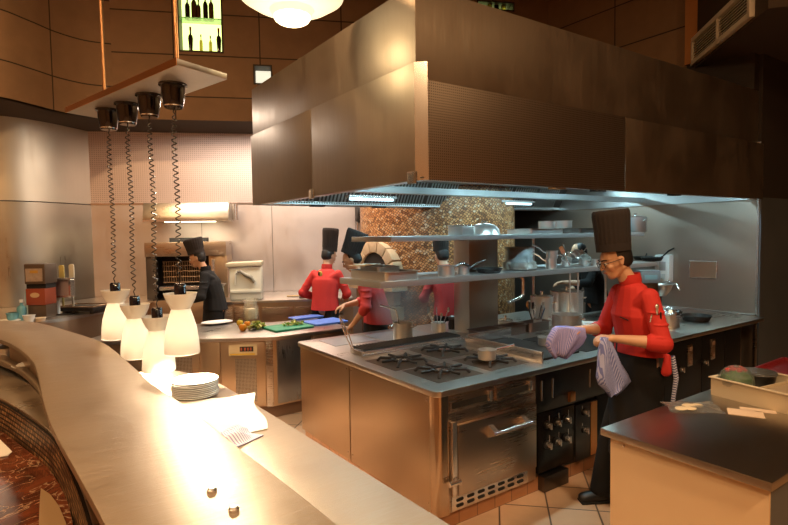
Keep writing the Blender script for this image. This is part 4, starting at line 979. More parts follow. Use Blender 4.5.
for px, top, m_, lab in ((61, .56, M('yellow_wood', (.60, .48, .16), 0, .6), 'yellow-brown paddle standing behind the framed display box'), (71, .57, M('pale_paddle', (.72, .66, .52), 0, .6), 'pale paddle standing behind the corner of the framed display box')):
    vv = oc(px, 6.32); t = thing('wooden_paddle', lab, 'paddle', (vv.x, vv.y, ZC), FACE, 'paddles behind the display box')
    MB().box(-.012, .012, -.006, .006, 0, .42).build('handle', m_, t, bevel=.003)
    MB().prism(rounded(-.03, .03, .40, top, .02), -.007, .007, Matrix(((1, 0, 0, 0), (0, 0, -1, 0), (0, 1, 0, 0), (0, 0, 0, 1)))).build('blade', m_, t, bevel=.002)
TEAL = M('teal_plastic', (.12, .32, .38), 0, .4); PALEB = M('pale_blue_glass', (.45, .68, .75), 0, .2, coat=.3)
vv = oc(28, 6.1); bottle('squeeze_bottle', 'tall pale blue bottle beside the dark machine on the round counter', (vv.x, vv.y, ZC), .46, .045, PALEB, M('blue_cap', (.10, .25, .45), 0, .4))
vv = oc(19, 5.8); bottle('squeeze_bottle', 'short teal bottle with a white cap on the round counter', (vv.x, vv.y, ZC), .22, .045, TEAL, WPLAS)
for px, dd, r_, hh, m_, lab in ((26, 5.62, .055, .07, WPLAS, 'small white tub in front of the dark machine'), (10, 5.75, .06, .08, TEAL, 'teal bowl beside the short teal bottle'), (37.5, 5.68, .05, .035, CARDB, 'shallow cream dish at the foot of the dark machine')):
    vv = oc(px, dd); t = thing('small_tub', lab, 'tub', (vv.x, vv.y, ZC)); MB().lathe([(0, 0), (r_ * .8, 0), (r_, hh), (r_ * .92, hh), (r_ * .74, .01), (0, .008)], 24).build('tub_body', m_, t)
    MB().lathe([(r_ * .99, hh), (r_ * 1.08, hh), (r_ * 1.08, hh + .006), (r_ * .92, hh + .006)], 24).build('rim', m_, t)
vv = oc(3, 5.62); q = plate_mb(.13).build('side_plate', WHITE); q.location = (vv.x, vv.y, ZC + .001); tag(q, 'white plate at the picture edge on the round counter', 'plate')
vv = oc(82, 6.32); t = thing('grill_tray', 'wide black oven tray with a raised rim on the round counter', 'tray', (vv.x, vv.y, ZC + .03), FACE - .2)
MB().prism(rounded(-.22, .24, -.14, .14, .03), 0, .045).build('tray_body', IRON, t, bevel=.006)
f = MB(); f.tube([(-.24, -.16, .05), (.26, -.16, .06), (.26, .16, .06), (-.24, .16, .05)], .008, 6, closed=True); f.build('rim', M('bronze_rim', (.25, .15, .08), .8, .35), t)
for s in (-1, 1):
    MB().box(s * .18 - .02, s * .18 + .02, -.1, .1, -.03, 0).build('foot', ST_DARK, t)
vv = oc(110, 6.7); t = thing('spray_can', 'white jar with a red lid behind the farthest heat lamp', 'jar', (vv.x, vv.y, ZC)); MB().lathe([(0, 0), (.04, 0), (.04, .13), (.03, .15), (0, .15)], 20).build('jar_body', M('jar_yellow', (.6, .5, .1), 0, .4), t); MB().lathe([(0, .15), (.035, .15), (.035, .18), (0, .18)], 20).build('lid', RCAP, t)

# ------------------------------------------------------------------ MOSAIC PIZZA OVEN
ocn = cs(.63, 7.9); R_ = 1.11
t = thing('mosaic_pizza_oven', 'huge round pizza oven covered in amber mosaic with a stone arch mouth', 'pizza oven', (ocn.x, ocn.y, 0))
f = MB(); N = 72; zs = [0, .6, 1.2, 1.8, 2.4, 3.0, 3.3]; 
mouth = math.atan2(-.8234, -.5675) - .88   # direction of the mouth as seen from the oven axis
grid = {}
for i in range(N):
    a0, a1 = 2 * PI * i / N, 2 * PI * (i + 1) / N
    for z0, z1 in zip(zs, zs[1:]):
        f.face([(R_ * math.cos(a0), R_ * math.sin(a0), z0), (R_ * math.cos(a1), R_ * math.sin(a1), z0), (R_ * math.cos(a1), R_ * math.sin(a1), z1), (R_ * math.cos(a0), R_ * math.sin(a0), z1)],
               [(a0 * R_, z0), (a1 * R_, z0), (a1 * R_, z1), (a0 * R_, z1)])
f.build('mosaic_drum', MOSAIC, t)
STONE = M('sandstone', (.55, .38, .22), 0, .8, noise=.2, nscale=20); mx = Matrix.Rotation(mouth, 4, 'Z')
for k in range(7):
    a0, a1 = PI * k / 7 + .02, PI * (k + 1) / 7 - .02; f = MB(); q = []
    for rr in (.30, .45):
        for a in ([a0, (a0 + a1) / 2, a1] if rr < .4 else [a1, (a0 + a1) / 2, a0]): q.append((rr * math.cos(a), rr * math.sin(a)))
    f.prism(q, R_ - .08, R_ + .07, mx @ Matrix(((0, 0, 1, 0), (1, 0, 0, 0), (0, 1, 0, 1.33), (0, 0, 0, 1)))); f.build('arch_stone', STONE, t, bevel=.01)
f = MB(); q = [(.30 * math.cos(PI * k / 14), .30 * math.sin(PI * k / 14)) for k in range(15)] + [(-.3, -.06), (.3, -.06)]
f.prism(q, R_ - .1, R_ + .03, mx @ Matrix(((0, 0, 1, 0), (1, 0, 0, 0), (0, 1, 0, 1.33), (0, 0, 0, 1)))); f.build('oven_mouth', M('oven_black', (0, 0, 0)), t)  # solid black block fills the arch opening
MB().box(R_ - .1, R_ + .16, -.5, .5, 1.14, 1.27, mx).build('hearth_shelf', STONE, t, bevel=.01)
for zz, s in ((.95, 0), (.76, .12)):
    for k in range(4): MB().box(R_ - .08, R_ + .05, -.42 + k * .21 + s * .5, -.24 + k * .21 + s * .5, zz, zz + .17, mx).build('base_stone', STONE, t, bevel=.015)
# ------------------------------------------------------------------ ON THE ISLAND
p = at(403, 340, Z=.905); POTXY = p
pot('cooking_pot', 'steel cooking pot steaming behind the chargrill bars', (p.x, p.y, .905), .088, .155, rz=.6)
t = thing('ladle', 'bent-handled ladle standing in the steaming pot', 'ladle', (p.x, p.y, .945))
MB().tube([(0, .03, .0), (-.03, .03, .16), (-.06, .02, .24), (-.20, .06, .285)], [.006, .006, .007, .009], 8).build('handle', ST_BRIGHT, t)
MB().lathe([(0, -.02), (.025, -.012), (.04, .01), (.038, .01), (.02, -.008), (0, -.014)], 18, Matrix.Translation((0, .03, 0))).build('ladle_bowl', ST_BRIGHT, t)
p = at(353, 349, Z=.95); t = thing('grill_tongs', 'long steel tongs standing upright against the corner of the chargrill', 'tongs', (p.x, p.y, .945))
for s in (-1, 1): MB().tube([(s * .006, 0, 0), (s * .016 - .03, .04, .12), (-.075 + s * .004, .07, .26)], .005, 8).build('tong_arm', ST_BRIGHT, t)
MB().tube([(-.079, .07, .258), (-.078, .072, .27), (-.071, .07, .258)], .006, 8).build('tong_joint', ST_BRIGHT, t)
def utensils(name, lab, loc, r, h, spec, seed=2, mat=None):
    t = thing(name, lab, 'utensil pot', loc)
    MB().lathe([(0, 0), (r, 0), (r, h), (r + .004, h + .003), (r - .004, h), (r - .004, .004), (0, .004)], 24).build('holder', mat or ST_POT, t)
    rnd = random.Random(seed)
    for i, (kind, m_, L) in enumerate(spec):
        a = 2 * PI * i / len(spec) + rnd.uniform(-.3, .3); b = Vector((math.cos(a) * r * .4, math.sin(a) * r * .4, .01)); e = Vector((math.cos(a) * r * 1.5, math.sin(a) * r * 1.5, L))
        f = MB(); f.tube([b, b.lerp(e, .5), e], [.004, .004, .006], 6)
        if kind == 'spoon': f.ell(e, (.018, .006, .026), 10)
        elif kind == 'spat': f.box(e.x - .018, e.x + .018, e.y - .002, e.y + .002, e.z - .01, e.z + .06)
        elif kind == 'whisk':
            for k in range(4): f.tube([e, e + Vector((.02 * math.cos(k * .8), .02 * math.sin(k * .8), .04)), e + Vector((0, 0, .08)), e + Vector((-.02 * math.cos(k * .8), -.02 * math.sin(k * .8), .04)), e], .0015, 5)
        f.build('utensil', m_, t)
    return t
WOOD = M('spoon_wood', (.45, .24, .09), 0, .6)
p = at(440, 331, Z=.90); utensils('utensil_pot', 'low steel holder full of spoons and tongs behind the chargrill', (p.x, p.y + .02, .90), .075, .08, [('spoon', ST_BRIGHT, .2), ('rod', ST_BRIGHT, .22), ('spat', ST_BRIGHT, .17), ('rod', ST_BRIGHT, .19), ('spoon', ST_BRIGHT, .17), ('rod', BLACK, .15)], 3)
p = at(452, 329, Z=.90); t = thing('pepper_mill', 'dark squat jar beside the steel column foot', 'jar', (p.x, p.y, .9))
MB().lathe([(0, 0), (.035, 0), (.038, .05), (.03, .10), (0, .10)], 20).build('jar_body', BLACK, t); MB().lathe([(0, .10), (.033, .10), (.033, .125), (.01, .14), (0, .14)], 20).build('jar_lid', ST_DARK, t)
p = at(487, 359, Z=.933); pot('saucepan', 'small steel saucepan on the burner nearest the griddle, handle turned away', (p.x, p.y, .934), .066, .065, handle=.19, rz=-.12, hang=.12)
p = at(546, 345, Z=.915); pot('saucepan', 'small steel saucepan on the dark griddle plate behind the splash guard', (p.x, p.y, .917), .066, .06, handle=.18, rz=-.1, hang=.1)
for px, d, r_, h, lid, lab in ((567, 5.05, .135, .18, False, 'squat steel stockpot nearest the chef in red, with a bright rim'), (567, 5.85, .17, .31, True, 'tall lidded stockpot, tallest of the steel pots beneath the over-shelf'),
                               (542, 5.6, .115, .29, True, 'lidded steel stockpot between the column and the tallest stockpot')):
    v = cs((px - CXP) / F_PX * d, d); pot('stockpot', lab, (v.x, v.y, .9), r_, h, lid=lid, group='stockpots on the island', rz=.5)
p = at(536, 327, Z=.905); utensils('utensil_pot', 'steel pot of dark-handled utensils in front of the stockpots', (p.x, p.y, .905), .06, .08, [('rod', BLACK, .21), ('spat', BLACK, .18), ('spoon', WOOD, .22), ('rod', BLACK, .19), ('whisk', ST_BRIGHT, .16), ('spat', ST_BRIGHT, .2), ('rod', M('blue_grip', (.05, .09, .2), 0, .4), .2)], 5)
p = at(509, 328, Z=.9); pot('saucepan', 'low steel pot with a flat lid right beside the column', (p.x, p.y + .05, .9), .075, .065, lid=True)
v = cs((590 - CXP) / F_PX * 5.5, 5.5); q = pl.copy(); C.objects.link(q); q.location = (v.x, v.y, .901); tag(q, 'single white plate on the island behind the chef in red', 'plate'); del q['group']
t = thing('gastronorm_pans', 'low purple-brown steel container row behind the griddle splash guard', 'food pan', (3.5, 3.6, .9))
for x0 in (3.28, 3.62, 3.96):
    t_ = tray('food_pan', {3.28: 'brown steel food pan behind the griddle, the one by the column', 3.62: 'brown steel food pan behind the griddle, middle one of the three', 3.96: 'brown steel food pan behind the griddle, the one by the stockpots'}[x0], (x0 + .16, 3.56, .9), 0, .32, .17, .09, steel('brown_pan_steel', (.30, .22, .19), .35, (20, 20, 4), .03, .1), 'food pan', 'food pans behind the griddle')
bpy.data.objects.remove(t)
p = at(673, 327, Z=.9); fp = pot('foil_covered_pot', 'steel pot heaped with crumpled aluminium foil beside the black pan', (p.x, p.y + .05, .9), .105, .13, cat='pot')
f = MB(); f.ell((0, 0, .14), (.118, .118, .045), 22)
rnd = random.Random(4)
for v_ in f.bm.verts:
    v_.co += Vector((rnd.uniform(-1, 1), rnd.uniform(-1, 1), rnd.uniform(-1, 1))) * .011
f.build('foil', M('foil', (.8, .8, .8), 1, .22), fp, angle=5)
p = at(698, 321, Z=.9); pan('frying_pan', 'black frying pan on the far worktop, handle raised toward the chef', (p.x, p.y + .02, .9), .15, .17, 2.6, hang=.5, h=.06)
p = at(690, 319, Z=.9); pan('frying_pan', 'small black pan tucked between the foil pot and the big black pan', (p.x - .1, p.y + .22, .9), .10, .14, 2.0, hang=.9)
# on the lower shelf
ZS = 1.4875
def onsh(px, Y, Z=ZS): v = at(px, 250, Y=Y); return (v.x, v.y, Z)
tr = tray('roasting_tray', 'deep steel roasting tray at the open end of the lower over-shelf', (2.53, 3.83, ZS), 0, .36, .60, .07, ST_POT)
tray('roasting_tray', 'shallower grey tray nested crosswise in the deep roasting tray', (2.55, 3.92, ZS + .015), 0, .26, .34, .085, ST_IN)
cloth('paper_sheet', 'cream paper sheet sticking out of the roasting trays', 'paper', 2.46, 4.02, ZS + .105, .28, .16, .5, CARDB, .004, seed=9)
x_, y_, z_ = onsh(446, 3.62); pot('saucepan', 'small steel saucepan on the lower over-shelf, handle pointing to the frying pan', (x_, y_, z_), .072, .085, handle=.15, rz=.1)
x_, y_, z_ = onsh(463, 3.68); pot('saucepan', 'smallest steel saucepan in front of the column on the lower over-shelf', (x_, y_, z_), .055, .06, handle=.2, rz=-.1, hang=.35)
x_, y_, z_ = onsh(489, 3.62); pan('frying_pan', 'black frying pan holding bits of food in front of the column on the over-shelf', (x_, y_, z_), .125, .16, 2.7, hang=.35)
x_, y_, z_ = onsh(489, 3.62)
clump('cooked_food', 'browned food in the frying pan on the over-shelf', 'food', 489, 250, 0, 16, (.07, .07, .01), .014, (M('browned_food', (.3, .16, .05), 0, .7),), 'stuff', 3).location = (x_, y_, z_ + .006)
x_, y_, z_ = onsh(519, 3.73)
for i in range(19):
    if i < 6: q = plate_mb(.172, .014).build('serving_plate', M('cream_china', (.80, .78, .72), 0, .25)) if i == 0 else s0_.copy()
    else: q = plate_mb(.142, .014).build('serving_plate', M('grey_china', (.75, .82, .84), 0, .25)) if i == 6 else s1_.copy()
    if i == 0: s0_ = q
    if i == 6: s1_ = q
    if i not in (0, 6): C.objects.link(q)
    q.location = (x_ + random.uniform(-.004, .004), y_ + random.uniform(-.004, .004), z_ + .001 + i * .0115)
    k = i if i < 6 else i - 6; word = 'topmost' if i == 18 else (ORD + ['thirteenth'])[k] + ('' if k == 0 else ' from the bottom')
    tag(q, word + (' wide cream plate under the smaller plates on the over-shelf' if i < 6 else ' smaller grey-white plate piled over the wide plates on the over-shelf'), 'plate', 'plates piled on the lower over-shelf')
for px, Y, r_, h, hd, rz, dz, rot, lab in (
        (551, 3.60, .055, .10, .14, 2.6, 0, None, 'lower of two stacked small saucepans beside the plates on the over-shelf'),
        (552, 3.60, .055, .07, .14, 2.3, .105, None, 'upper of two stacked small saucepans beside the plates on the over-shelf'),
        (566, 3.62, .05, .06, .15, 1.5, 0, (0, -.5, .9), 'tilted steel saucepan with its handle up, first in the jumble over the shelf rods'),
        (575, 3.75, .065, .08, .14, .6, .02, (.5, .3, 2.0), 'tilted wider saucepan at the back of the steel jumble on the over-shelf'),
        (584, 3.60, .055, .07, .15, 2.2, 0, (-.5, 0, 2.6), 'saucepan on its side, toward the viewer, in the steel jumble on the over-shelf'),
        (596, 3.62, .05, .06, .13, 2.0, 0, None, 'upright small saucepan at the chef end of the steel jumble')):
    x_, y_, z_ = onsh(px, Y); o = pot('saucepan', lab, (x_, y_, z_ + dz + (.03 if rot else 0)), r_, h, handle=hd, rz=rz, hang=.6)
    if rot: o.rotation_euler = rot
x_, y_, z_ = onsh(579, 3.86); t = thing('colander', 'round steel colander topping the jumble of saucepans', 'colander', (x_, y_, z_ + .07)); t.rotation_euler = (.5, -.2, .4)
MB().lathe([(0, 0), (.03, .002), (.06, .02), (.085, .06), (.095, .062), (.08, .06), (.05, .022), (0, .005)], 26).build('colander_bowl', ST_POT, t); MB().tube([(.09, 0, .06), (.15, 0, .065), (.2, 0, .08)], .006, 6).build('handle', ST_BRIGHT, t)
for px, Y, rr, lab in ((570, 3.55, (0, .45, 2.4), 'wide flat steel spatula leaning up from the saucepan jumble'), (590, 3.7, (0, .9, 1.2), 'steel serving spoon lying across the saucepan jumble')):
    x_, y_, z_ = onsh(px, Y); t = thing('steel_spatula', lab, 'utensil', (x_, y_, z_ + .02)); t.rotation_euler = rr
    MB().tube([(0, 0, 0), (0, 0, .1), (0, .005, .15)], .005, 6).build('handle', ST_BRIGHT, t); MB().prism(rounded(-.02, .02, .14, .22, .01), -.002, .002, Matrix(((1, 0, 0, 0), (0, 0, -1, 0), (0, 1, 0, 0), (0, 0, 0, 1)))).build('blade', ST_BRIGHT, t)
x_, y_, z_ = onsh(652, 3.65); pan('frying_pan', 'black frying pan on the lower shelf behind the chef, handle up toward the wall', (x_, y_, z_), .13, .2, -.3, hang=.5)
x_, y_, z_ = onsh(643, 3.85); pan('frying_pan', 'second black pan nested behind the chef on the lower shelf', (x_, y_, z_ + .001), .12, .2, .3, hang=.35)
# on the upper shelf
ZU = 1.8425
x_, y_, z_ = onsh(461, 3.72, ZU); t = thing('steel_box', 'small square steel box above the column on the upper over-shelf', 'box', (x_, y_, ZU)); MB().box(-.07, .07, -.1, .1, 0, .08).build('box_body', ST_POT, t, bevel=.006); MB().box(-.075, .075, -.105, .105, .08, .09).build('box_lid', ST_BRIGHT, t, bevel=.003)
x_, y_, z_ = onsh(484, 3.72, ZU); t = thing('domed_pan_lid', 'large domed steel roasting cover beside the steel box on the upper over-shelf', 'cover', (x_, y_, ZU))
MB().lathe([(.155, 0), (.15, .012), (.14, .05), (.10, .09), (.05, .105), (0, .108), (0, .1), (.1, .08), (.148, .0)], 32).build('dome', ST_POT, t); MB().tube([(-.03, 0, .104), (-.03, 0, .125), (.03, 0, .125), (.03, 0, .104)], .005, 6).build('handle', ST_BRIGHT, t)
x_, y_, z_ = onsh(535, 3.72, ZU); tray('oven_tray', 'steel oven tray under the round pots on the upper over-shelf', (x_, y_, ZU), 0, .52, .36, .05)
x_, y_, z_ = onsh(577, 3.72, ZU); tray('oven_tray', 'dark oven tray next to the round pots on the upper over-shelf', (x_, y_, ZU), 0, .36, .36, .05, ST_DARK)
x_, y_, z_ = onsh(547, 3.72, ZU); pot('steel_tin', 'round steel tin standing in the oven tray, the one by the plates side', (x_, y_, ZU + .006), .085, .115, loops=False, lid=False, cat='tin')
x_, y_, z_ = onsh(563, 3.78, ZU); pot('steel_tin', 'round steel tin beside the first tin, nearer the chef hat', (x_, y_, ZU + .055), .095, .075, loops=False, cat='tin')
x_, y_, z_ = onsh(635, 3.72, ZU); pot('rice_pot', 'pale lidded pot alone at the wall end of the upper over-shelf', (x_, y_, ZU), .125, .17, mat=ST_IN, lid=True)
# wall things
t = thing('soap_dispenser', 'white plastic soap dispenser on the steel wall behind the chef', 'soap dispenser', (6.668, 3.645, 1.22))
MB().box(-.11, 0, -.095, .095, 0, .335).build('dispenser_body', WPLAS, t, bevel=.02); MB().box(-.13, -.105, -.05, .05, .03, .10).build('push_bar', M('pale_grey', (.5, .55, .55), 0, .4), t, bevel=.008); MB().box(-.1135, -.109, -.05, .03, .14, .25).build('label_patch', M('label_grey', (.45, .42, .42), 0, .5), t)
t = thing('access_panel', 'shallow rectangular cover plate on the bare steel wall', 'cover plate', (6.668, 3.2, 1.28)); MB().box(-.012, 0, -.16, .16, 0, .21).build('plate_frame', ST_BRIGHT, t, bevel=.003); MB().box(-.014, -.004, -.15, .15, .01, .20).build('plate', ST_PANELV, t)
t = thing('gooseneck_tap', 'curved gooseneck tap rising from the worktop by the steel wall', 'tap', (6.45, 3.62, .9))
MB().tube([(0, 0, 0), (0, 0, .22), (0, -.03, .30), (0, -.12, .34), (0, -.22, .31), (0, -.26, .24)], .012, 10).build('spout', ST_BRIGHT, t); MB().lathe([(0, 0), (.03, 0), (.03, .02), (.02, .03), (.018, .07), (0, .07)], 20).build('tap_base', ST_BRIGHT, t); MB().tube([(.0, 0, .06), (.0, .06, .09)], .007, 8).build('lever', ST_BRIGHT, t)
v = cs((661 - CXP) / F_PX * 6.25, 6.25); t = thing('steel_colander', 'deep steel colander on a stand behind the foil-covered pot', 'colander', (v.x, v.y, .9))
MB().lathe([(0, .2), (.06, .2), (.11, .27), (.13, .33), (.14, .335), (.125, .33), (.1, .27), (0, .21)], 28).build('colander_bowl', ST_POT, t); MB().lathe([(.0, 0), (.08, 0), (.08, .01), (.015, .015), (.015, .2), (0, .2)], 20).build('stand', ST_DARK, t)
v = cs((648 - CXP) / F_PX * 6.0, 6.0); t = thing('kitchen_scale', 'small grey box with a bluish display behind the chef, below the shelf', 'scale', (v.x, v.y, .9), -.6); MB().box(-.09, .09, -.06, .06, 0, .38).build('scale_column', ST_DARK, t, bevel=.006); MB().box(-.11, .11, -.08, .06, .38, .52).build('display_head', M('grey_case', (.2, .23, .25), 0, .4), t, bevel=.01); MB().box(-.07, .07, -.084, -.079, .42, .47).build('display', M('lcd', (.2, .35, .4), 0, .3), t)

# ------------------------------------------------------------------ PREP COUNTER ON THE NEAR SIDE
t = thing('prep_counter', 'warm-lit steel prep counter with a plain side panel, across the aisle from the oven', 'counter', (2.3, 1.5, 0))
MB().box(2.28, 4.7, .835, 1.565, .865, .9).build('worktop', steel('prep_top_steel', (.46, .42, .37), .32, (5, 60, 5), .02, .05), t, w=True, bevel=.004)
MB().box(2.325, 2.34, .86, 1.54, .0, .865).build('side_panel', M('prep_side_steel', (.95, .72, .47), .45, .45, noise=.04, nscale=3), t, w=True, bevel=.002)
MB().box(2.34, 4.66, .875, 1.52, .08, .865).build('carcass', ST_DIM, t, w=True)
f = MB(); f.cyl((2.326, 1.47, .83), (2.322, 1.47, .83), .006, n=10); f.build('screw', ST_BRIGHT, t, w=True)
for x in (4.5,): MB().box(x, x + .04, .88, .92, 0, .08).build('foot', ST_BRIGHT, t, w=True)
ang = math.atan2(-.99, -.14)
t = thing('container_tray', 'long cream-sided open container with divided compartments on the prep counter', 'food container', (3.255, 1.51, .9), ang)
CS_ = M('cream_container', (.72, .60, .42), .2, .4)
W_, L_, H_ = .40, .64, .10
f = MB(); f.box(0, L_, 0, .008, 0, H_); f.box(0, L_, W_ - .008, W_, 0, H_); f.box(0, .008, .008, W_ - .008, 0, H_); f.box(L_ - .008, L_, .008, W_ - .008, 0, H_); f.box(.008, L_ - .008, .008, W_ - .008, 0, .008)
f.build('container_shell', CS_, t)
f = MB(); f.box(-.01, L_ + .01, -.01, .012, H_, H_ + .006); f.box(-.01, L_ + .01, W_ - .012, W_ + .01, H_, H_ + .006); f.box(-.01, .012, .012, W_ - .012, H_, H_ + .006); f.build('rim', M('cream_rim', (.78, .66, .48), .1, .4), t, bevel=.001)
for x in (.24, .42): MB().box(x, x + .006, .012, W_ - .012, .008, H_ - .004).build('divider', CS_, t)
MB().box(.25, .414, .02, W_ - .02, .078, .082).build('insert_lid', M('tan_lid', (.46, .35, .23), .1, .5), t); MB().box(.43, .64, .02, W_ - .02, .078, .082).build('insert_lid', M('tan_lid', (0, 0, 0)), t)
cm = Matrix.Rotation(ang, 4, 'Z'); base = Vector((3.255, 1.51, .9))
def intray(x, y, z): return base + cm @ Vector((x, y, z))
v = intray(.09, .09, .012); t = thing('wrapped_salad', 'green and red salad wrapped in clear film at the end of the cream container', 'wrapped food', v)
MB().ell((0, 0, .075), (.085, .08, .072), 16).build('salad_heap', M('salad_green', (.05, .16, .03), 0, .5, noise=.5, nscale=40), t)
f = MB(); rnd = random.Random(3)
for k in range(9): f.ell((rnd.uniform(-.04, .04), rnd.uniform(-.04, .04), .14), (.02, .016, .014), 8)
tag(f.build('tomato_pieces', M('tomato_red', (.55, .04, .03), 0, .35), t), kind='stuff')
f = MB(); f.ell((0, 0, .08), (.095, .09, .086), 18)
for v_ in f.bm.verts: v_.co += Vector((rnd.uniform(-1, 1), rnd.uniform(-1, 1), rnd.uniform(-1, 1))) * .004
f.build('film', GLASS, t, angle=10)
v = intray(.10, .28, .012); t = thing('black_bowl', 'black bowl under clear film beside the wrapped salad', 'bowl', v)
MB().lathe([(0, 0), (.05, 0), (.085, .06), (.095, .11), (.09, .11), (.05, .01), (0, .008)], 28).build('bowl_body', BLACK, t); MB().lathe([(0, .115), (.09, .112), (.097, .105), (.098, .10)], 28).build('film_cover', GLASS, t)
cloth('film_bag', 'flat clear plastic bag with pale slices lying near the corner of the prep counter', 'plastic bag', 2.93, 1.45, .9005, .26, .17, -.75, GLASS, .006, seed=12, bulge=.012)
t = thing('pale_slices', 'pale food slices inside the clear bag on the prep counter', 'food', (2.91, 1.455, .9))
for k in range(4): MB().ell((-.06 + k * .035, .015 * (-1) ** k, .009 + k * .001), (.036, .03, .006), 12).build('slice', M('pale_slice', (.75, .62, .42), 0, .6), t)
for k, (x, y, lab) in enumerate(((3.03, 1.225, 'cream paper sheet on the prep counter, the one nearer the clear bag'), (3.12, 1.19, 'cream paper sheet on the prep counter touching the container'))):
    o = MB().box(-.08, .08, -.028 if k else -.055, .028 if k else .055, 0, .0025).build('paper_sheet', M('sheet_cream', (.80, .62, .46), 0, .7)); o.location = (3.04 + .005 * k, 1.24 + k * .0, .9003); o.rotation_euler = (0, 0, -1.1)
    o.location = (3.055, 1.245, .9003) if k == 0 else (3.15, 1.225, .9003)
    tag(o, lab, 'paper')
t = thing('red_tray', 'dark red flat tray at the back of the prep counter behind the container', 'tray', (4.02, 1.32, .9), .02)
MB().box(-.30, .42, -.30, .24, 0, .02).build('tray_base', M('red_plastic', (.30, .03, .04), 0, .35), t, bevel=.004)
f = MB(); f.box(-.31, .43, -.31, -.295, 0, .04); f.box(-.31, .43, .235, .25, 0, .04); f.box(-.31, -.295, -.31, .25, 0, .04); f.box(.415, .43, -.31, .25, 0, .04); f.build('tray_rim', M('red_plastic', (0, 0, 0)), t)

# ------------------------------------------------------------------ PEOPLE
def hand(mb, w, d, n, side, s=1.0, curl=.5, spread=.0):
    # w wrist, d finger direction, n palm normal (fingers curl toward n), thumb on side u
    w, d, n = Vector(w), Vector(d).normalized(), Vector(n); n = (n - d * n.dot(d)).normalized(); u = d.cross(n) * side
    k = w + d * .085 * s
    mb.hull(w, (.024 * s,) * 3, w + d * .03 * s + u * .004, (.026 * s,) * 3)
    mb.hull(w + d * .02 * s, (.022 * s, .022 * s, .022 * s), k + u * .028 * s, (.0125 * s,) * 3); mb.hull(w + d * .02 * s, (.022 * s,) * 3, k - u * .028 * s, (.0115 * s,) * 3)
    mb.hull(k + u * .028 * s, (.0125 * s,) * 3, k - u * .028 * s, (.0115 * s,) * 3)
    for i, (o, L) in enumerate(((.030, .068), (.010, .078), (-.010, .072), (-.029, .056))):
        a = k + u * o * s; c = curl * (1 + .12 * i); p = a
        for j, fr in enumerate((.45, .32, .23)):
            ang_ = c * (j + .6); dd = (d * math.cos(ang_) + n * math.sin(ang_) + u * (o * spread)).normalized(); q = p + dd * L * fr * s
            mb.hull(p, (.0098 * s - j * .0008,) * 3, q, (.009 * s - j * .0008,) * 3, 6); p = q
    a = w + d * .022 * s + u * .022 * s; b = a + (d * .5 + u * .75 + n * .35).normalized() * .04 * s; c = b + (d * .9 + u * .25 + n * .4).normalized() * .032 * s; e = c + (d + n * .5).normalized() * .024 * s
    mb.hull(a, (.015 * s,) * 3, b, (.012 * s,) * 3, 6); mb.hull(b, (.012 * s,) * 3, c, (.0105 * s,) * 3, 6); mb.hull(c, (.0105 * s,) * 3, e, (.009 * s,) * 3, 6)
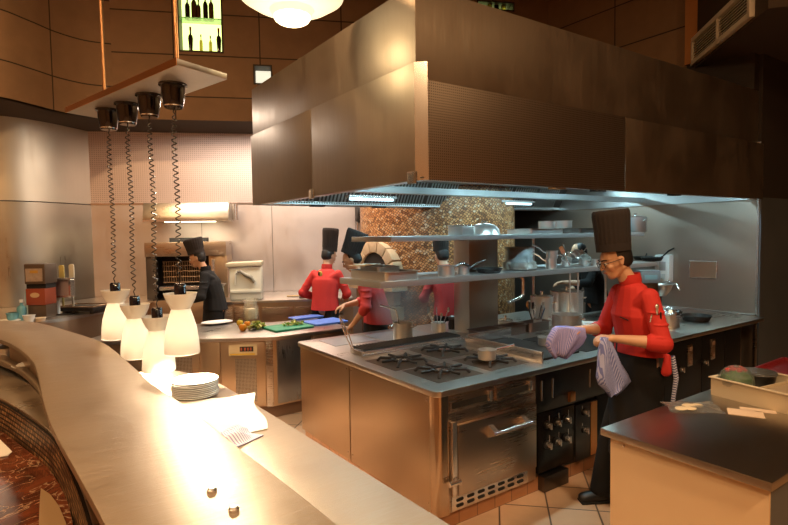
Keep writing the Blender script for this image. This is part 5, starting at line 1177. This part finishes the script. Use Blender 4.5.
def person(name, label, loc, yaw, J, jacket, hat=None, voxel=.009, sleeve=1.0, face=True, hair=True, apron=BLKF, sleeve_long=False, s=1.0, trousers=BLKF, glasses=False, group=None, hat_tilt=0.0, skin=None):
    t = thing(name, label, 'person', loc, yaw, 'kitchen staff at work'); skin = skin or SKIN
    V = Vector; b = MB()
    hip, waist, chest, neck, head = V(J['hip']), V(J['waist']), V(J['chest']), V(J['neck']), V(J['head'])
    b.hull(hip, (.11, .15, .09), waist, (.095, .135, .08)); b.hull(waist, (.095, .135, .08), chest, (.11, .155, .12))
    b.hull(chest, (.11, .15, .12), neck - V((0.01, 0, .05)), (.06, .09, .04))
    hm_ = Matrix.Translation(head) @ Euler((0, J.get('pitch', .3), J.get('hyaw', 0))).to_matrix().to_4x4()
    def hp(x, y, z): return hm_ @ V((x, y, z))
    b.hull(neck - V((0, 0, .03)), (.058, .058, .04), hp(-.02, 0, -.055), (.052, .050, .04))
    def HH(a, ra, c, rc):                                     # head pieces, hulls in head space
        h_ = MB(); h_.hull(a, ra, c, rc, 8); h_.bm.transform(hm_); me_ = bpy.data.meshes.new('tmp'); h_.bm.to_mesh(me_); h_.bm.free(); b.bm.from_mesh(me_); bpy.data.meshes.remove(me_)
    HH((-.012, 0, .03), (.094, .076, .088), (.01, 0, .012), (.082, .070, .088))
    HH((.02, 0, .0), (.068, .062, .072), (.052, 0, -.088), (.030, .030, .022))
    for sd in (1, -1):
        HH((-.01, sd * .035, -.045), (.035, .026, .03), (.045, sd * .018, -.088), (.022, .018, .018))
        HH((.068, sd * .018, .034), (.018, .014, .008), (.055, sd * .048, .032), (.016, .014, .009))
        HH((.060, sd * .036, -.018), (.024, .022, .02), (.055, sd * .03, -.035), (.022, .02, .02))
        HH((-.008, sd * .074, .012), (.020, .007, .024), (-.002, sd * .074, -.018), (.012, .007, .014))
    HH((.084, 0, .018), (.010, .008, .012), (.104, 0, -.022), (.012, .013, .010)); HH((.088, 0, -.024), (.012, .020, .008), (.096, 0, -.020), (.010, .012, .008))
    HH((.083, 0, -.047), (.014, .022, .006), (.084, 0, -.050), (.012, .020, .006)); HH((.078, 0, -.060), (.014, .018, .007), (.076, 0, -.062), (.012, .016, .006))
    arms = {}
    for sd, k in ((1, 'L'), (-1, 'R')):
        sh, el_, wr_ = V(J['sh' + k]), V(J['el' + k]), V(J['wr' + k])
        s2_ = sh - V((0, sd * .02, .02)); b.hull(chest + V((0, sd * .07, .05)), (.06, .06, .05), s2_, (.038,) * 3); b.hull(s2_, (.038,) * 3, el_, (.038,) * 3); m_ = el_.lerp(wr_, .3)
        b.hull(el_, (.040,) * 3, m_, (.041,) * 3); b.hull(m_, (.041,) * 3, wr_, (.025,) * 3)
        hd = V(J.get('hd' + k, wr_ - el_)); n_ = V(J.get('hn' + k, (0, 0, -1))); hand(b, wr_, hd, n_, J.get('ts' + k, sd), s, J.get('curl', .5))
    for sd, k in ((1, 'L'), (-1, 'R')):
        hj, kn, an_ = hip + V((0, sd * .09, -.03)), V(J.get('kn' + k, (.02, sd * .10, .50))), V(J.get('an' + k, (-.02, sd * .11, .08)))
        b.hull(hj, (.09, .085, .08), kn, (.055,) * 3); b.hull(kn, (.055,) * 3, kn.lerp(an_, .35), (.055, .052, .05)); b.hull(kn.lerp(an_, .35), (.055, .052, .05), an_, (.035,) * 3)
        b.hull(an_, (.035,) * 3, V((an_.x + .13, an_.y, .035)), (.035, .035, .025))
    b.remesh('body', skin, t, voxel, 2)
    # eyes, brows, hair
    if face:
        for sd in (1, -1):
            e = MB(); e.ell((0, 0, 0), (.010, .0125, .008), 10); eo = e.build('eye', M('eye_white', (.75, .72, .68), 0, .3), t); eo.matrix_local = hm_ @ Matrix.Translation((.0815, sd * .031, .006))
            e = MB(); e.ell((0, 0, 0), (.005, .006, .006), 8); io = e.build('iris', HAIR, eo); io.location = (.0075, 0, -.001)
            br = MB(); br.tube([(.094, sd * .014, .030), (.092, sd * .032, .035), (.076, sd * .052, .030)], .0042, 6); bo = br.build('eyebrow', HAIR, t); bo.matrix_local = hm_
        lp_ = MB(); lp_.hull((.094, -.017, -.053), (.006, .006, .004), (.094, .017, -.053), (.006, .006, .004), 5); lo = lp_.build('lips', M('lips', (.42, .15, .11), 0, .5), t); lo.matrix_local = hm_
    if hair:
        hr = MB(); hr.hull((-.030, 0, .035), (.090, .082, .082), (-.045, 0, -.02), (.066, .072, .052)); ho = hr.build('hair', HAIR, t, angle=80); ho.matrix_local = hm_
    if glasses:
        g_ = MB()
        for sd in (1, -1):
            g_.tube([(.104, sd * .010, .018), (.101, sd * .052, .018), (.099, sd * .054, -.010), (.102, sd * .036, -.018), (.105, sd * .014, -.014)], .0022, 6, closed=True)
            g_.tube([(.101, sd * .053, .014), (.05, sd * .078, .014), (-.01, sd * .084, .012)], .0022, 6)
        g_.tube([(.104, .010, .01), (.108, 0, .012), (.104, -.010, .01)], .002, 6); go = g_.build('glasses', M('glasses_frame', (.01, .01, .01), 0, .3), t); go.matrix_local = hm_
    # jacket
    j = MB(); hz = J.get('hem', .98)
    j.hull((hip.x, hip.y, hz - .06), (.155, .195, .05), waist + V((0, 0, .02)), (.135, .172, .08)); j.hull(waist + V((0, 0, .02)), (.135, .172, .08), chest, (.135, .185, .12))
    j.hull(chest, (.132, .18, .12), neck - V((.015, 0, .055)), (.085, .12, .045)); j.hull(neck - V((.01, 0, .03)), (.068, .068, .03), neck + V((.005, 0, .015)), (.062, .062, .02))
    for sd, k in ((1, 'L'), (-1, 'R')):
        sh, el_, wr_ = V(J['sh' + k]), V(J['el' + k]), V(J['wr' + k])
        j.hull(chest + V((0, sd * .08, .06)), (.09, .07, .06), sh - V((0, sd * .015, .012)), (.058, .052, .050)); j.hull(sh - V((0, sd * .015, .012)), (.060, .054, .054), el_, (.053,) * 3)
        e2 = el_.lerp(wr_, .9 if sleeve_long else .22 * sleeve); j.hull(el_, (.060,) * 3, e2, (.044,) * 3 if sleeve_long else (.055,) * 3)
        # soft folds
        for q in (.35, .6, .85): c_ = sh.lerp(el_, q); j.ell(c_ + V((.006 * math.sin(q * 9), 0, 0)), (.060, .058, .012), 10)
    jo = j.remesh('jacket', jacket, t, voxel, 2)
    bm = bmesh.new(); bm.from_mesh(jo.data); bmesh.ops.bisect_plane(bm, geom=bm.verts[:] + bm.edges[:] + bm.faces[:], plane_co=(0, 0, hz - .04), plane_no=(.05, 0, -1), clear_outer=True)
    for v_ in bm.verts:
        if v_.co.z < chest.z: v_.co += V((.0, .0, 0)) + V((v_.co.x - hip.x, v_.co.y, 0)) * .02 * math.sin(6 * math.atan2(v_.co.y, v_.co.x - hip.x)) * min(1, max(0, (chest.z - v_.co.z) / .3))
    bm.to_mesh(jo.data); bm.free()
    co_ = MB().lathe([(.066, -.02), (.070, .0), (.066, .045), (.060, .045), (.062, 0)], 24); cob = co_.build('collar', jacket, t); cob.location = neck + V((.0, 0, -.005)); cob.rotation_euler = (0, .15, 0)
    # trousers with apron, shoes
    tr_ = MB()
    for sd, k in ((1, 'L'), (-1, 'R')):
        hj, kn, an_ = hip + V((0, sd * .09, -.03)), V(J.get('kn' + k, (.02, sd * .10, .50))), V(J.get('an' + k, (-.02, sd * .11, .08)))
        tr_.hull(hip + V((0, sd * .03, .02)), (.105, .12, .05), hj, (.105, .095, .08)); tr_.hull(hj, (.105, .095, .08), kn, (.085, .08, .07)); tr_.hull(kn, (.085, .08, .07), an_ + V((0.03, 0, .01)), (.085, .065, .06))
    tr_.remesh('trousers', trousers, t, max(voxel, .012), 2)
    if apron:
        a_ = MB(); n_ = 14; rows = 8; vs = {}
        for i in range(n_ + 1):
            th_ = -1.9 + 3.8 * i / n_
            for r_ in range(rows + 1):
                z_ = hz + .02 - r_ * (hz - .36) / rows; k_ = .74 + .30 * (r_ / rows) ** .9 + .04 * math.sin(th_ * 7) * r_ / rows
                for e_ in (0, 1): vs[i, r_, e_] = a_.bm.verts.new(((hip.x + (.165 + e_ * .006) * math.cos(th_) * k_ + .02), (.20 + e_ * .006) * math.sin(th_) * k_, z_))
        for i in range(n_):
            for r_ in range(rows):
                for e_ in (0, 1): a_.bm.faces.new((vs[i, r_, e_], vs[i + 1, r_, e_], vs[i + 1, r_ + 1, e_], vs[i, r_ + 1, e_]))
        a_.build('apron', apron, t, angle=70)
    for sd, k in ((1, 'L'), (-1, 'R')):
        an_ = V(J.get('an' + k, (-.02, sd * .11, .08))); sh_ = MB(); sh_.hull((an_.x - .02, an_.y, .045), (.045, .042, .045), (an_.x + .15, an_.y, .035), (.05, .043, .034)); so_ = sh_.build('shoe', BLACK, t, angle=80)
        sl = MB().box(an_.x - .07, an_.x + .19, an_.y - .042, an_.y + .042, 0, .016); sl.build('sole', RUBBER, so_, bevel=.006)
    if hat:
        h_ = MB(); hh, r0, r1 = hat
        h_.lathe([(r0 * .92, .02), (r0, .0), (r0 * 1.01, .045), (r0 * 1.0, .05)], 60); band = None
        hb_ = MB().lathe([(r0 * .9, .0), (r0, .0), (r0 * 1.01, .05), (r0 * .9, .05)], 48).build('hat_band', HATF, t)
        h2 = MB().lathe([(r0 * .98, .045), (r0 * 1.01, .06), (r0 * .7 + r1 * .3, hh * .5), (r1, hh * .86), (r1 * .98, hh * .96), (r1 * .9, hh), (r1 * .5, hh * 1.0), (0, hh * .985)], 96, pleat=.022, pn=24).build('hat_crown', HATF, t, angle=75)
        hmx = hm_ @ Matrix.Translation((-.012, 0, .062)) @ Matrix.Rotation(-J.get('pitch', .3) * .75 + hat_tilt, 4, 'Y') @ Matrix.Diagonal((1.04, .90, 1, 1))
        h2.matrix_local = hmx; hb_.matrix_local = hmx; h_.bm.free()
    return t, hm_
# the chef in red by the island
CL = cs((641 - CXP) / F_PX * 3.52, 3.52); yawc = math.radians(150)
Jc = dict(hip=(0, 0, .95), waist=(.01, 0, 1.14), chest=(.04, 0, 1.31), neck=(.07, 0, 1.535), head=(.172, 0, 1.665), pitch=.36, hyaw=.0, hem=1.10,
          shL=(.035, .18, 1.455), elL=(.0, .265, 1.165), wrL=(.245, .165, 1.185), hdL=(.85, -.3, .0), hnL=(0, -.3, -1), tsL=-1,
          shR=(.06, -.175, 1.455), elR=(.13, -.25, 1.17), wrR=(.36, -.11, 1.20), hdR=(.9, .25, -.05), hnR=(0, .4, -1), tsR=1, curl=.62, anL=(-.05, .12, .08), anR=(.16, -.13, .08), knL=(.02, .11, .5), knR=(.12, -.12, .5))
chef, hmc = person('person', 'chef with glasses, red jacket and tall pleated hat holding striped cloths', (CL.x, CL.y, 0), yawc, Jc, REDF, (.265, .106, .114), voxel=.0048, glasses=True)
# sleeve pocket with spoons, chest mark, apron ties
MB().tube([(.035, .255, 1.345), (.04, .262, 1.385)], .008, 8).build('pocket_spoon', ST_BRIGHT, chef)
f = MB(); f.ell((.04, .262, 1.395), (.012, .008, .016), 10); f.build('pocket_spoon', ST_BRIGHT, chef)
MB().tube([(.015, .262, 1.31), (.02, .268, 1.36)], .005, 8).build('pocket_pen', BLACK, chef); MB().tube([(.075, .25, 1.30), (.07, .257, 1.345)], .005, 8).build('pocket_pen', ST_BRIGHT, chef)
f = MB(); f.box(-.028, .028, -.003, .003, -.003, .003); o = f.build('pen_slit', BLACK, chef); o.location = (.165, .105, 1.30); o.rotation_euler = (0, -.3, -.9)
f = MB()
TIE = striped('tie_stripes', (.62, .60, .70), (.10, .10, .22), .016, .5, axis=2, coord='Object')
for k, (y, L, xo) in enumerate(((.16, .42, -.12), (.135, .36, -.145))):
    MB().tube([(xo, y, 1.06), (xo - .02, y + .01, .92), (xo - .005, y, 1.06 - L * .75), (xo - .01, y + .005, 1.06 - L)], [.010, .012, .012, .009], 6).build('apron_tie', TIE, chef)
f = MB(); f.hull((-.085, .17, 1.06), (.02, .02, .02), (-.07, .185, .97), (.035, .018, .03)); f.build('tucked_red_cloth', REDF, chef, angle=80)
def hanging(name, label, top, prof, mat, seed=1, rz=0.0, group=None):
    # gathered cloth hanging from `top`; prof = list of (z, half width, thickness, sideways offset)
    f = MB(); rnd = random.Random(seed); n = 40; rings = []; U_ = []
    for i, (z, w_, th, ox) in enumerate(prof):
        ring = []
        for k in range(n):
            a = 2 * PI * k / n; fold = 1 + (.32 * math.sin(5 * a + i * .4 + seed) + .12 * math.sin(11 * a)) * min(1, i / 2)
            ring.append(f.bm.verts.new((ox + w_ * math.cos(a), th * math.sin(a) * fold, z + .012 * math.sin(3 * a + seed) * (i == len(prof) - 1))))
        rings.append(ring)
    for i in range(len(rings) - 1):
        for k in range(n):
            q = f.bm.faces.new((rings[i][k], rings[i][(k + 1) % n], rings[i + 1][(k + 1) % n], rings[i + 1][k]))
            for l, uv in zip(q.loops, ((k, i), (k + 1, i), (k + 1, i + 1), (k, i + 1))): v_ = rings[uv[1]][uv[0] % n].co; l[f.uv].uv = (v_.x * 1.0 + v_.y * .6, v_.z)
    f.bm.faces.new(rings[0][::-1]); f.bm.faces.new(rings[-1])
    o = f.build(name, mat, angle=80); o.location = top; o.rotation_euler = (0, 0, rz); return tag(o, label, 'cloth', group)
cm_ = Matrix.Translation((CL.x, CL.y, 0)) @ Matrix.Rotation(yawc, 4, 'Z')
tp = cm_ @ Vector((.315, .155, 1.17))
hanging('striped_cloth', 'blue and white striped kitchen cloth hanging from the near hand of the chef in red', tp, [(.025, .03, .022, 0), (-.02, .045, .03, -.005), (-.08, .065, .035, -.02), (-.15, .085, .035, -.035), (-.22, .115, .035, -.055), (-.27, .12, .032, -.075), (-.31, .075, .028, -.075), (-.345, .03, .02, -.055)], STRIPE, 2, yawc + .2)
tp = cm_ @ Vector((.455, -.07, 1.19))
hanging('striped_cloth', 'purple-blue striped cloth bunched over the far hand of the chef above the worktop', tp, [(.04, .05, .03, .04), (.025, .11, .045, 0), (-.03, .13, .05, .01), (-.08, .125, .045, .03), (-.13, .085, .04, .045), (-.165, .045, .03, .05)], striped('purple_striped_cloth', (.42, .38, .66), (.19, .20, .52), .008, .5), 4, math.atan2(.5675, -.8234))
# generic cook joints
def joints(h=1.0, lean=.06, arms='work', pitch=.4, hyaw=0):
    J = dict(hip=(0, 0, .93), waist=(.01, 0, 1.06), chest=(.03 + lean * .4, 0, 1.26), neck=(.05 + lean, 0, 1.45), head=(.12 + lean * 1.5, 0, 1.59), pitch=pitch, hyaw=hyaw, hem=.97)
    for sd, k in ((1, 'L'), (-1, 'R')):
        J['sh' + k] = (.03 + lean * .8, sd * .18, 1.38); J['el' + k] = (.06 + lean, sd * .27, 1.12); J['wr' + k] = (.30 + lean, sd * .14, 1.05); J['hd' + k] = (.9, -sd * .2, -.35)
        J['ts' + k] = -sd
    return J
def place(px, d): v = cs((px - CXP) / F_PX * d, d); return (v.x, v.y, 0)
FW = math.atan2(.8234, .5675); LF = math.atan2(.5675, -.8234)
J = joints(lean=.03, pitch=.35, hyaw=-.45); J['elL'] = (-.02, .30, 1.13); J['wrL'] = (.20, .20, 1.04)
ck, _ = person('person', 'cook in a red jacket seen from behind at the rear counter, tall black hat', place(324, 6.85), FW - .30, J, REDF, (.30, .098, .108), sleeve_long=True, face=True)
f = MB(); f.ell((-.125, .0, 1.385), (.008, .03, .035), 12); f.build('back_emblem', M('emblem_gold', (.65, .42, .08), 0, .5), ck); f = MB(); f.ell((-.131, .012, 1.385), (.005, .014, .028), 10); f.build('back_emblem', BLACK, ck)
J = joints(lean=.10, pitch=.5, hyaw=.1); J['elL'] = (.10, .24, 1.12); J['wrL'] = (.25, .13, .93); J['hdL'] = (.6, -.1, -.6); J['elR'] = (.18, -.26, 1.12); J['wrR'] = (.36, -.12, 1.10)
person('person', 'cook in a coral jacket leaning over the chopping boards, hat tilted back', place(377, 5.72), LF - .05, J, PINKF, (.27, .098, .112), hat_tilt=-.50)
J = joints(lean=.06, pitch=.3)
person('person', 'cook in black jacket and short black hat before the wall oven', place(214, 7.0), LF + .15, J, BLKF, (.20, .102, .118), sleeve_long=True, hat_tilt=.15)
J = joints(lean=.05, pitch=.3)
person('person', 'cook in coral half hidden behind the steel column of the over-shelf', place(449, 6.25), LF - 1.2, J, PINKF, (.16, .100, .105))
J = joints(lean=.08, pitch=.4); J['elL'] = (.22, .25, 1.21); J['wrL'] = (.48, .14, 1.22); J['hdL'] = (.95, -.1, -.1)
person('person', 'cook in dark clothes reaching an arm out behind the stockpots', place(597, 7.0), LF + .05, J, BLKF, None, apron=None)
# black pan hung on the pale wall beside the mosaic, seen nearly edge-on
s_, _ = run(355.5, 215, P0, P1); hp_ = P0 + bd * s_ + bn * .10
t = thing('hanging_pan', 'black pan hanging on the pale wall just beside the mosaic, seen nearly edge-on', 'frying pan', (hp_.x, hp_.y, 2.22), math.atan2(.8234, .5675) + .25)
MB().lathe([(0, 0), (.14, 0), (.17, .05), (.165, .05), (.135, .008), (0, .006)], 32, Matrix.Rotation(PI / 2, 4, 'X')).build('pan_body', IRON, t)
MB().tube([(0, -.02, -.16), (0, -.02, -.28)], .012, 8).build('handle', ST_BRIGHT, t)
MB().tube([(0, -.02, .15), (0, -.02, .22), (.0, .05, .24)], .006, 8).build('hook', BLACK, t)
# steam over the pot
m, nt, b = _new('steam'); nt.nodes.remove(b); vo = nt.nodes.new('ShaderNodeVolumePrincipled'); tc = nt.nodes.new('ShaderNodeTexCoord'); no = nt.nodes.new('ShaderNodeTexNoise'); no.inputs['Scale'].default_value = 1.6; no.inputs['Detail'].default_value = 3
gr_ = nt.nodes.new('ShaderNodeTexGradient'); gr_.gradient_type = 'SPHERICAL'; nt.links.new(tc.outputs['Object'], gr_.inputs[0]); nt.links.new(tc.outputs['Object'], no.inputs['Vector'])
mu = nt.nodes.new('ShaderNodeMath'); mu.operation = 'MULTIPLY'; nt.links.new(gr_.outputs['Fac'], mu.inputs[0]); nt.links.new(no.outputs['Fac'], mu.inputs[1])
mu2 = nt.nodes.new('ShaderNodeMath'); mu2.operation = 'MULTIPLY'; mu2.inputs[1].default_value = 7.5; nt.links.new(mu.outputs[0], mu2.inputs[0])
nt.links.new(mu2.outputs[0], vo.inputs['Density']); vo.inputs['Color'].default_value = (.92, .92, .92, 1); nt.links.new(vo.outputs[0], nt.nodes['Material Output'].inputs['Volume'])
f = MB(); f.ell((0, 0, 0), (1, 1, 1), 20); o = f.build('steam', m); o.location = (POTXY.x + .16, POTXY.y + .12, 1.20); o.scale = (.42, .26, .26); tag(o, 'thin white steam rising from the pot behind the chargrill', 'steam', kind='stuff')
# ------------------------------------------------------------------ camera, light, render look
cam = bpy.data.cameras.new('camera'); co = bpy.data.objects.new('camera', cam); C.objects.link(co)
mw = R3.to_4x4(); mw.translation = EYEV; co.matrix_world = mw
cam.sensor_width = 36; cam.lens = 36 * F_PX / 788; cam.clip_start = .02; cam.shift_y = 0.0
bpy.context.scene.camera = co
def light(kind, name, loc, energy, col, size=.1, rot=(0, 0, 0), sy=None, spot=None, blend=.5):
    l = bpy.data.lights.new(name, kind); l.energy = energy; l.color = col
    if kind == 'AREA':
        l.size = size
        if sy: l.shape = 'RECTANGLE'; l.size_y = sy
    else: l.shadow_soft_size = size
    if spot: l.spot_size = spot; l.spot_blend = blend
    o = bpy.data.objects.new(name, l); C.objects.link(o); o.location = loc; o.rotation_euler = rot; return o
WARM = (1, .62, .30); COOL = (.55, .90, 1.0)
# tube lights in the hood
for x0 in (2.55, 4.05, 5.3):
    for yy, e in ((2.86, 36), (4.55, 14)): light('AREA', 'hood_light', (x0 + .47, yy, 2.448), e, COOL, .9, sy=.12)
# warm downlights: dining side and kitchen ceiling
for (x, y, e) in ((-2.5, -1.5, 170), (1.0, -2.5, 170), (4.5, -2.0, 35), (-3.5, 2.5, 80), (-1.0, 4.5, 120), (8.5, 0.0, 5)):
    light('AREA', 'downlight', (x, y, 5.3), e, WARM, .5)
light('AREA', 'kitchen_light', (2.2, 6.95, 3.42), 62, (1, .84, .70), 2.2, sy=.5)
light('AREA', 'kitchen_light', (3.4, 6.0, 3.40), 65, (1, .84, .70), 1.2, sy=.3)
for (xy, zt, zb) in lamps: light('SPOT', 'heat_lamp_light', (*xy, zb + .05), 190, (1, .84, .62), .05, (0, 0, 0), spot=2.3, blend=.6)
light('POINT', 'pendant_light', (gp.x, gp.y, 3.15), 10, (1, .78, .45), .12)
light('AREA', 'canopy_light', (*(so[0] + bn * .7 + bd * .6), 2.05), 8, (1, .85, .6), .8, sy=.15)
for (x, y, e) in ((.95, 2.85, 900), (.95, 1.7, 900)): light('SPOT', 'added_fill_spot', (x, y, 5.2), e, (1, .80, .55), .06, (0, 0, 0), spot=.40, blend=.9)  # unseen overhead spots added to brighten the ledge and pass shelf
q = Vector((3.1, 2.0, 1.2)) - Vector((2.2, .6, 5.2)); o = light('SPOT', 'added_fill_spot', (2.2, .6, 5.2), 330, (1, .76, .50), .08, (0, 0, 0), spot=.5, blend=.7); o.rotation_euler = q.to_track_quat('-Z', 'Y').to_euler()  # unseen spot added to light the chef and the aisle floor
q = Vector((.70, 1.55, 1.15)) - Vector((1.95, 6.5, 3.38)); o = light('SPOT', 'added_ledge_spot', (1.95, 6.5, 3.38), 430, (1, .86, .62), .12, (0, 0, 0), spot=.42, blend=.9); o.rotation_euler = q.to_track_quat('-Z', 'Y').to_euler()  # unseen low-angle spot added for the bright sheen along the ledge
light('AREA', 'hallway_light', (-1.2, .4, 5.2), 20, (1, .66, .36), .4)
w = bpy.data.worlds.new('world'); bpy.context.scene.world = w; w.use_nodes = True
w.node_tree.nodes['Background'].inputs[0].default_value = (.8, .55, .35, 1); w.node_tree.nodes['Background'].inputs[1].default_value = .06
sc = bpy.context.scene
sc.view_settings.view_transform = 'Standard'; sc.view_settings.look = 'None'; sc.view_settings.gamma = 1; sc.view_settings.use_curve_mapping = False
sc.view_settings.exposure = 0.12
sc.cycles.use_denoising = True; sc.cycles.max_bounces = 7; sc.cycles.diffuse_bounces = 3; sc.cycles.glossy_bounces = 4; sc.cycles.transmission_bounces = 4
sc.cycles.sample_clamp_indirect = 4; sc.cycles.caustics_reflective = False; sc.cycles.caustics_refractive = False; sc.cycles.blur_glossy = .5
